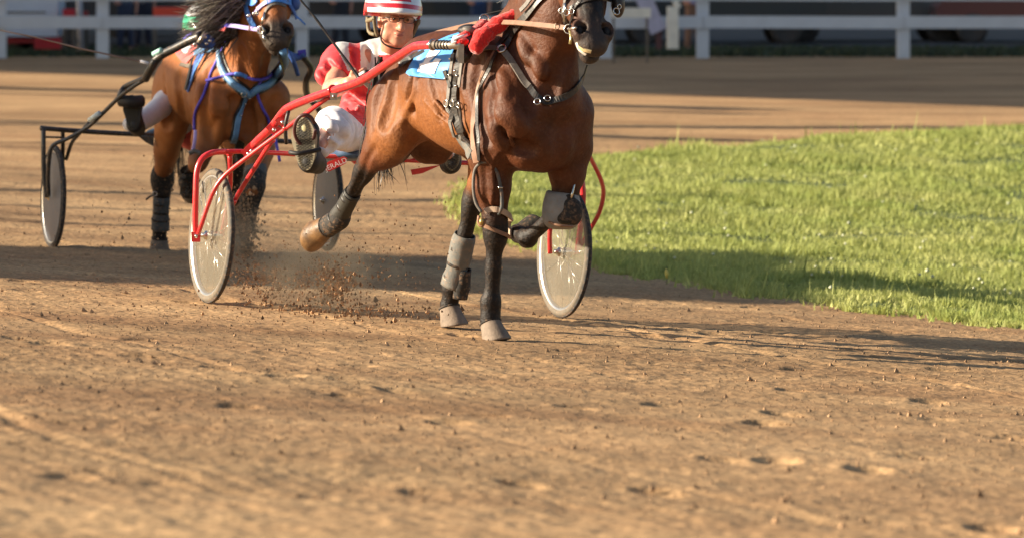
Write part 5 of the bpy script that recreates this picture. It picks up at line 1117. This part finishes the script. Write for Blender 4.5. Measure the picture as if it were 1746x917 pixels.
q = h2['rf']; b_ = bootthing(q[2], 'black bell boot with ragged edge on the raised right forefoot of the light bay horse')
sleeve('shell', [P(322, 290, 25.55), P(323, 310, 25.6), P(322, 330, 25.65)], [.050, .062, .050], M['boot_dark'], b_); strands('fringe', [P(318, 290, 25.5), P(321, 328, 25.5)], [Vector((-1, 0, -.3)), Vector((-.6, 0, -1))], 60, .07, .006, M['mane_dark'], b_, .05, 9, .4)
tb('cuff', [P(322, 262, 25.2), P(332, 258, 25.2), P(341, 262, 25.2)], .014, M['grey_strap'], b_)

# strap bands with small tabs on the boots, as worn
def bands(root, a, b, ts, r, mt=None):
    for t in ts:
        c = a.lerp(b, t); ax = (b-a).normalized(); MB().lathe(c, ax, [(r, -.008), (r+.004, -.007), (r+.004, .007), (r, .008)], 18).build('strap', mt or M['boot_dark'], root)
bt = [o for o in SC.objects if o.get('category') == 'leg boot']
q = h1['lh']; bands(bt[0], q[2], q[3], (.55, .72, .88), .050); q = h1['rh']; bands(bt[1], q[2], q[3], (.58, .74), .039, M['leather'])
q = h2['rh']; bands(bt[4], q[2], q[3], (.5, .66), .052); bands(bt[3], q[2], q[3], (.12,), .064)
# dust hanging low behind the hooves
def dust(name, c, r, dens, label):
    V, F = sdf_mesh([el(c, r, None, .02)], .08, 1); m = bpy.data.materials.new('dust'); m.use_nodes = True; o = mesh(name, V, F, m, None); nt = m.node_tree; nt.nodes.remove(nt.nodes['Principled BSDF'])
    pv = nt.nodes.new('ShaderNodeVolumePrincipled'); pv.inputs['Color'].default_value = (.80, .62, .42, 1); pv.inputs['Anisotropy'].default_value = .2
    tc = nt.nodes.new('ShaderNodeTexCoord'); nz = nt.nodes.new('ShaderNodeTexNoise'); nz.inputs['Scale'].default_value = 5; nz.inputs['Detail'].default_value = 3; nt.links.new(tc.outputs['Object'], nz.inputs[0])
    vm = nt.nodes.new('ShaderNodeVectorMath'); vm.operation = 'SUBTRACT'; vm.inputs[1].default_value = tuple(c); nt.links.new(tc.outputs['Object'], vm.inputs[0]); vd = nt.nodes.new('ShaderNodeVectorMath'); vd.operation = 'DIVIDE'; vd.inputs[1].default_value = tuple(r); nt.links.new(vm.outputs[0], vd.inputs[0])
    ln = nt.nodes.new('ShaderNodeVectorMath'); ln.operation = 'LENGTH'; nt.links.new(vd.outputs[0], ln.inputs[0]); mr = nt.nodes.new('ShaderNodeMapRange'); mr.inputs[1].default_value = .95; mr.inputs[2].default_value = .1; mr.inputs[3].default_value = 0; mr.inputs[4].default_value = dens; nt.links.new(ln.outputs['Value'], mr.inputs[0])
    m2 = nt.nodes.new('ShaderNodeMapRange'); m2.inputs[1].default_value = .42; m2.inputs[2].default_value = .65; nt.links.new(nz.outputs[0], m2.inputs[0]); mu = nt.nodes.new('ShaderNodeMath'); mu.operation = 'MULTIPLY'; nt.links.new(mr.outputs[0], mu.inputs[0]); nt.links.new(m2.outputs[0], mu.inputs[1])
    nt.links.new(mu.outputs[0], pv.inputs['Density']); nt.links.new(pv.outputs[0], nt.nodes['Material Output'].inputs['Volume']); tag(o, label, 'dust', kind='stuff')
q = P(560, 470, 20.0); dust('dust_cloud', q, (.46, .5, .26), 6.0, 'thin dust hanging where the hind hoof has just left the track')
q = P(425, 440, 24.6); dust('dust_cloud', q, (.45, .7, .38), 2.6, 'thin dust round the left forefoot of the light bay horse')
# ------------------------------------------------------------------ the far side: fence, vehicles, people
YF = 74.0
fen = empty('rail_fence', (0, YF, g1(0, YF)), 'white painted timber rail fence along the far side of the track', 'fence')
def FX(px, Y=YF): return (px-600)/FP*Y
def FZ(py, Y=YF): return EYE-(py+100)/FP*Y
zb = FZ(98)
posts = [-2+345*0-345*k for k in range(4, 0, -1)]+[0, 175, 515, 868, 1032, 1198, 1540, 1885, 2230]
proto = None
for px in posts:
    if proto is None: proto = MB().box((FX(px), YF, (zb+FZ(-16))/2-.02), (.23, .14, FZ(-16)-zb+.04)).build('post', M['fence'], fen, smooth=False); x0 = FX(px)
    else: o = proto.copy(); SC.collection.objects.link(o); o.parent = fen; o.location.x = FX(px)-x0
r0 = None
for i, (a, b) in enumerate(zip(posts, posts[1:])):
    for (t, bt) in ((28, 49), (-18, 2)):
        MB().box(((FX(a)+FX(b))/2, YF-.095, (FZ(t)+FZ(bt))/2), (FX(b)-FX(a)-.012, .045, FZ(t)-FZ(bt)), Matrix.Rotation(random.uniform(-.004, .004), 3, 'Y')).build('rail', M['fence'], fen, smooth=False)
gp = empty('gate_post', (FX(1150, 71.8), 71.8, g1(0, 71.8)), 'short gate post with sunlight put into its white paint in front of the far fence', 'post')
z_ = FZ(84, 71.8)
o = MB().box((FX(1147, 71.8), 71.8, (z_+FZ(12, 71.8))/2), (.20, .18, FZ(12, 71.8)-z_)).build('post', mat('sunlit white tint', (.84, .80, .70), .5), gp, smooth=False)  # white made brighter and warmer in place of sunlight on the post
o = MB().box((FX(1154, 71.8), 71.8, FZ(8, 71.8)), (.10, .16, .14), Matrix.Rotation(-.5, 3, 'Y')).build('cap', bpy.data.materials['sunlit white tint'], gp, smooth=False)
br = empty('fence_brace', (FX(1100), YF-.3, g1(0, YF)), 'pale leaning board propped against the far fence near the gate post', 'board')
MB().box(((FX(1107)), YF-.25, FZ(22)), (.30, .05, FZ(-14)-FZ(56)), Matrix.Rotation(-.42, 3, 'Y')).build('board', mat('lilac white paint', (.50, .48, .62), .6), br, smooth=False)
MB().box((FX(1122), YF-.2, FZ(68)), (.10, .05, FZ(52)-FZ(84)), Matrix.Rotation(0, 3, 'Y')).build('foot', mat('dull red wood', (.12, .05, .05), .7), br, smooth=False)
sb = empty('barrier_board', (FX(1085, 71), 71, g1(0, 71)), 'short cream white board beside the horse\'s muzzle on the far side', 'board')
MB().box((FX(1075, 71), 71, (FZ(14, 71)+FZ(31, 71))/2), (.72, .05, FZ(14, 71)-FZ(31, 71))).build('panel', bpy.data.materials['sunlit white tint'], sb, smooth=False)  # same brightened white, sunlight carried by the colour
for dx in (-.3, .3): MB().box((FX(1075, 71)+dx, 71.05, (FZ(31, 71)+g1(0, 71))/2), (.04, .04, FZ(31, 71)-g1(0, 71))).build('leg', M['timber'], sb, smooth=False)
Yr = [80.6, 86, 92, 100, 112]; Xr = list(range(-40, 61, 10)); V = [(x, y, g1(x, y)+.03) for y in Yr for x in Xr]; nx_ = len(Xr)
mesh('shade_sheet', V, [(j*nx_+i, j*nx_+i+1, (j+1)*nx_+i+1, (j+1)*nx_+i) for j in range(4) for i in range(nx_-1)], mat('dark shade tint', (.035, .036, .04), .9, .3, 1))['kind'] = 'structure'  # dark sheet added to deepen the shade on the ground beyond the fence
# vehicles behind the fence
def car(px, Y, col, ln, ht, label, seed):
    R_ = random.Random(seed); m = mat('car paint', col, .3, .05, 3, coat=.8); g = g1(0, Y); x = FX(px, Y); root = empty('parked_vehicle', (x, Y, g), label, 'vehicle', 'vehicles parked beyond the far fence')
    pr = [(-.5, .30), (-.49, .62), (-.46, .75), (-.25, .80), (-.12, 1.30), (.22, 1.36), (.38, .88), (.48, .80), (.5, .55), (.49, .30)]
    V = [Vector((x+a*ln, Y+s_*.85, g+b*ht/1.36)) for s_ in (-1, 1) for a, b in pr]; n = len(pr)
    mesh('body', V, [tuple(range(n)), tuple(range(2*n-1, n-1, -1))]+[(i, n+i, n+(i+1) % n, (i+1) % n) for i in range(n)], m, root, smooth=False)
    gl_ = [(-.22, .84), (-.115, 1.24), (.20, 1.29), (.33, .90)]; V = [Vector((x+a*ln, Y-.86, g+b*ht/1.36)) for a, b in gl_]
    mesh('window', V+[v+Vector((0, .02, 0)) for v in V], [(0, 3, 2, 1), (4, 5, 6, 7), (0, 1, 5, 4), (1, 2, 6, 5), (2, 3, 7, 6), (3, 0, 4, 7)], mat('dark glass', (.02, .025, .03), .1), root, smooth=False)
    for a in (-.32, .32):
        for s_ in (-.86, .70): MB().lathe(Vector((x+a*ln, Y+s_, g+.32)), Vector((0, 1, 0)), [(0, -.01), (.18, -.01), (.2, -.03), (.33, -.02), (.33, .17), (0, .17)], 20).build('tyre', M['rubber'], root)
    return root
def truck(px, Y, wpx, col, label, under=(.35, .02, .02)):
    g = g1(0, Y); x = FX(px, Y); W = wpx/FP*Y; root = empty('horse_trailer', (x, Y, g), label, 'trailer')
    m = mat('trailer panel', col, .4, .04, 2); top = g+2.7
    MB().box((x, Y, (FZ(61, Y)+top)/2), (W, 2.0, top-FZ(61, Y))).build('body', m, root, smooth=False)
    MB().box((x, Y-.3, FZ(68, Y)), (W*.9, 1.2, .10)).build('chassis', mat('dull red', under, .6), root, smooth=False)
    MB().box((x+W*.30, Y-.6, FZ(74, Y)), (W*.42, .5, .22)).build('step_box', mat('dull red', under, .6), root, smooth=False)
    for a in (-.25, 0): MB().lathe(Vector((x+a*W, Y-.8, g+.32)), Vector((0, 1, 0)), [(0, 0), (.32, 0), (.32, .2), (0, .2)], 20).build('tyre', M['rubber'], root)
    MB().box((x-W*.1, Y-1.012, (FZ(20, Y))), (W*.75, .02, .03)).build('seam', M['timber'], root, smooth=False)
    return root
truck(60, 79, 90, (.62, .68, .78), 'pale blue white trailer standing behind the fence at the far left')
vs = [(240, 84, (.030, .030, .034), 4.6, 1.9, 'black car parked behind the fence next to the pale trailer'), (330, 90, (.02, .022, .028), 5.0, 2.1, 'very dark van behind the fence left of the rear horse'),
      (560, 83, (.028, .022, .02), 4.4, 1.8, 'dark brown car behind the fence between the two horses\' heads'), (760, 85, (.018, .022, .03), 4.8, 2.0, 'dark blue grey car behind the front driver\'s helmet'),
      (985, 86, (.02, .022, .02), 4.6, 1.9, 'dark car behind the leading horse\'s neck'), (1215, 84, (.022, .028, .034), 4.6, 2.0, 'dark car behind the fence right of the gate post'),
      (1480, 86, (.05, .05, .055), 4.6, 1.7, 'charcoal car behind the fence at the far right'), (1760, 85, (.14, .03, .03), 4.4, 1.7, 'dull red car behind the fence at the right edge')]
for i, v in enumerate(vs): car(*v, i)
def sbox(name, label, cat, px0, px1, py0, py1, Y, col, legs=True):
    g = g1(0, Y); r = empty(name, (FX((px0+px1)/2, Y), Y, g), label, cat); m = mat(name+' paint', col, .6, .06, 4)
    MB().box((FX((px0+px1)/2, Y), Y, (FZ(py0, Y)+FZ(py1, Y))/2), (FX(px1, Y)-FX(px0, Y), .4, FZ(py0, Y)-FZ(py1, Y))).build('top', m, r, smooth=False)
    MB().box((FX((px0+px1)/2, Y), Y-.21, (FZ(py0, Y)+FZ(py0, Y)*.0+FZ(py0, Y)-.06)/2+0*g-.0), (FX(px1, Y)-FX(px0, Y)+.02, .02, .03)).build('lip', m, r, smooth=False) if 0 else None
    if legs:
        for a in (px0+2, px1-2): MB().box((FX(a, Y), Y, (FZ(py1, Y)+g)/2), (.06, .3, FZ(py1, Y)-g)).build('leg', M['timber'], r, smooth=False)
    return r
sbox('stall_counter', 'red stall counter brightened as if sunlit, standing beyond the fence left of the rear driver', 'stall', 262, 332, 13, 31, 78, (.92, .09, .04))  # red raised in place of sunlight falling on the counter
sbox('red_crate', 'small red crate beside the pale trailer, nearer the thin pole', 'crate', 108, 128, 16, 31, 78, (.60, .03, .04))
sbox('red_crate', 'tiny dark red crate just right of the thin pale pole', 'crate', 140, 150, 20, 31, 78.5, (.40, .03, .03))
sbox('red_bench', 'low red bench under the pale trailer', 'bench', 60, 104, 66, 84, 77, (.50, .022, .03), False)
pl = empty('thin_pole', (FX(135, 76), 76, g1(0, 76)), 'thin pale grey pole behind the fence right of the trailer', 'pole')
MB().tube([(FX(138, 76), 76, FZ(88, 76)), (FX(133, 76), 76, FZ(-60, 76))], .06, 10).build('pole', mat('pale metal', (.45, .45, .5), .5), pl); MB().tube([(FX(138, 76), 76, FZ(88, 76)), (FX(138, 76), 76, FZ(84, 76))], .09, 10).build('foot', M['timber'], pl)
def spectator(px, Y, top, bot, label, hgt=1.7):
    g = g1(0, Y); x = FX(px, Y); r = empty('person', (x, Y, g), label, 'person', None); V3 = lambda a, b, c: Vector((x+a, Y+b, g+c))
    body = [el(V3(0, 0, 1.6), (.075, .09, .11), None, .02), rc(V3(0, .01, 1.5), V3(0, .01, 1.42), .05, .055, .02), rc(V3(0, 0, 1.30), V3(0, 0, .98), .15, .13, .05, 1, ((0, 1, 0), .65)), rc(V3(-.05, 0, .92), V3(-.11, 0, .06), .085, .04, .04), rc(V3(.05, 0, .92), V3(.12, .02, .06), .085, .04, .04),
            rc(V3(-.17, 0, 1.38), V3(-.24, -.03, 1.08), .045, .035, .03), rc(V3(-.24, -.03, 1.08), V3(-.18, -.2, .95), .035, .026, .02), rc(V3(.17, 0, 1.38), V3(.24, 0, 1.08), .045, .035, .03), rc(V3(.24, 0, 1.08), V3(.22, -.05, .80), .035, .026, .02), rc(V3(-.11, 0, .05), V3(-.12, -.15, .03), .04, .03, .02), rc(V3(.12, 0, .05), V3(.13, -.15, .03), .04, .03, .02)]
    hand_prims(body, V3(.22, -.05, .80), Vector((0, 0, -1)), Vector((0, -1, 0)), Vector((-1, 0, 0)), .009, .4); hand_prims(body, V3(-.18, -.2, .95), Vector((.5, -.8, 0)), Vector((0, 0, 1)), Vector((.8, .5, 0)), .009, .6)
    V, F = sdf_mesh(body, .014); mesh('body', V, F, M['skin'], r)
    V, F = sdf_mesh([rc(V3(0, 0, 1.32), V3(0, 0, .95), .17, .155, .05, 1, ((0, 1, 0), .7)), rc(V3(-.15, 0, 1.38), V3(-.22, -.02, 1.15), .065, .055, .03), rc(V3(.15, 0, 1.38), V3(.22, 0, 1.15), .065, .055, .03)], .016); mesh('shirt', V, F, mat('shirt cloth', top, .7), r)
    V, F = sdf_mesh([rc(V3(-.05, 0, .93), V3(-.11, 0, .12), .105, .06, .05), rc(V3(.05, 0, .93), V3(.12, .02, .12), .105, .06, .05)], .016); mesh('trousers', V, F, mat('trouser cloth', bot, .8), r)
    V, F = sdf_mesh([el(V3(0, .02, 1.64), (.082, .095, .085), None, .02), el(V3(0, -.09, 1.56), (.08, .05, .09), None, .01, -1)], .01); mesh('hair', V, F, M['mane_dark'], r)
spectator(214, 79, (.10, .12, .16), (.04, .05, .09), 'blurred spectator in dark clothes behind the first fence bay')
spectator(244, 80, (.30, .26, .24), (.03, .03, .05), 'blurred spectator in a pale grey top left of the red counter')
spectator(815, 79, (.05, .10, .28), (.03, .05, .12), 'blurred spectator in blue behind the fence above the saddle cloth')
spectator(1182, 79, (.40, .34, .52), (.25, .13, .08), 'blurred spectator in lilac right of the gate post')
spectator(580, 80, (.06, .03, .03), (.03, .03, .04), 'blurred spectator in dark brown left of the front driver')
# row of trees closing the view far behind
def tree(x, Y, hgt, seed):
    R_ = random.Random(seed); g = g1(0, Y); r = empty('tree', (x, Y, g), None, None)
    tag(r, '%s dark tree beyond the fence, its crown above the frame, %s from the left' % (['broad', 'tall'][seed % 2], ['first', 'second', 'third', 'fourth', 'fifth', 'sixth', 'seventh', 'eighth'][seed]), 'tree', 'trees far beyond the fence')
    mb = MB().tube([(x, Y, g-.1), (x+.1, Y, g+hgt*.35), (x-.1, Y, g+hgt*.7)], [.28, .2, .08], 8)
    for k in range(7): a = R_.random()*6.3; z = hgt*R_.uniform(.25, .6); mb.tube([(x, Y, g+z), (x+math.cos(a)*hgt*.25, Y+math.sin(a)*hgt*.25, g+z+hgt*.2)], [.09, .03], 6)
    mb.build('trunk', M['timber'], r)
    r2 = np.random.default_rng(seed); n = 9000; c = r2.normal(size=(26, 3)); c /= np.linalg.norm(c, axis=1)[:, None]; c = c*np.array([hgt*.3, hgt*.3, hgt*.34])*r2.uniform(.4, 1, (26, 1))+np.array([x, Y, g+hgt*.58])
    q = c[r2.integers(0, 26, n)]+r2.normal(size=(n, 3))*hgt*.07; d1_ = r2.normal(size=(n, 3))*.16; d2_ = r2.normal(size=(n, 3))*.16
    V = np.stack([q, q+d1_, q+d2_], 1).reshape(-1, 3); mesh('crown', V, np.arange(3*n).reshape(-1, 3), mat('leaves', (.045, .075, .022), .6, .4, .5, island=.5), r, smooth=False)
for i, x in enumerate([-19, -12.5, -6, 0.5, 7, 13.5, 20, 27]): tree(x, 118+(i % 3)*4, 9+(i*7 % 5), i)
# ------------------------------------------------------------------ out of frame on the left: unseen things added to throw the long shadows
SD = Vector((-TS.x, -TS.y, 0)).normalized(); CT = 1/math.tan(SUN_EL)
def up_to(v, h): return v+TS*((h-v.z)/TS.z)
def shadow_board(pyl, pyr, thick, h, label):  # unseen board on posts, added to cast one shadow band on the track
    A_ = up_to(GP(-120, pyl), h); B_ = up_to(GP(1300, pyr), h); A_.z = B_.z = 0; g = g1(A_.x, A_.y); r = empty('shadow_caster', (A_.x, A_.y, g), label, 'shadow_board', 'unseen shadow boards left of the track')
    dirv = (B_-A_).normalized(); mb = MB().box((A_+B_)/2+Vector((0, 0, h)), ((B_-A_).length, .05, thick), Matrix.Rotation(math.atan2(dirv.y, dirv.x), 3, 'Z')); mb.build('board', M['fence'], r, smooth=False)
    for t in (0.001, .5, .999):
        q = A_.lerp(B_, t); MB().tube([(q.x, q.y, g1(q.x, q.y)), (q.x, q.y, h-thick/2)], .02, 6).build('post', M['timber'], r)
def slab(py0, py1, px1y0, px1y1, h, name, label):
    """roof slab whose shadow covers the ground between two photo rows"""
    c = [GP(-120, py1), GP(1300, px1y1), GP(1300, px1y0), GP(-120, py0)]; q = [up_to(v, h) for v in c]
    r = empty(name, (q[0].x, q[0].y, 0), label, 'shadow caster'); V = q+[v+Vector((0, 0, .15)) for v in q]
    mesh('roof', V, [(3, 2, 1, 0), (4, 5, 6, 7), (0, 1, 5, 4), (1, 2, 6, 5), (2, 3, 7, 6), (3, 0, 4, 7)], M['timber'], r, smooth=False)
    for v in q: MB().tube([(v.x, v.y, g1(v.x, v.y)-.1), (v.x, v.y, h)], .04, 6).build('post', M['timber'], r)
slab(414, 468, 445, 512, 5.0, 'shadow_roof', 'unseen flat roof left of the track, added to cast the wide shadow band')  # unseen roof added to lay a wide shadow across the track
for n_, (l_, r_, t_) in zip(('eighth', 'seventh', 'sixth', 'fifth', 'fourth', 'third', 'second', 'first'), ((147, 188, .85), (156, 196, .3), (204, 242, .8), (240, 270, .35), (248, 280, .25), (320, 352, .34), (345, 384, .12), (372, 412, .12))):
    shadow_board(l_, r_, t_*.55 if t_ < .3 else t_*.5, 4.0, 'unseen white board on thin posts left of the track, added to cast a shadow band, %s from the camera' % n_)
r = empty('far_shade_roof', (-40, 85, 0), 'unseen roof far left, added to shade the fence and the ground beyond', 'far_shade_roof')  # unseen roof added to keep the fence and everything behind it in shade
c = [GP(-400, 109), GP(2500, 215)]; h = 11.0
q = [up_to(c[0], h), up_to(c[1], h)]; q += [q[1]+Vector((12, 110, 0)), q[0]+Vector((-5, 90, 0))]
V = q+[v+Vector((0, 0, .4)) for v in q]
mesh('roof', V, [(3, 2, 1, 0), (4, 5, 6, 7), (0, 1, 5, 4), (1, 2, 6, 5), (2, 3, 7, 6), (3, 0, 4, 7)], M['timber'], r, smooth=False)
for v in q: MB().box((v.x, v.y, h/2-.3), (.5, .5, h+.5)).build('column', M['timber'], r, smooth=False)
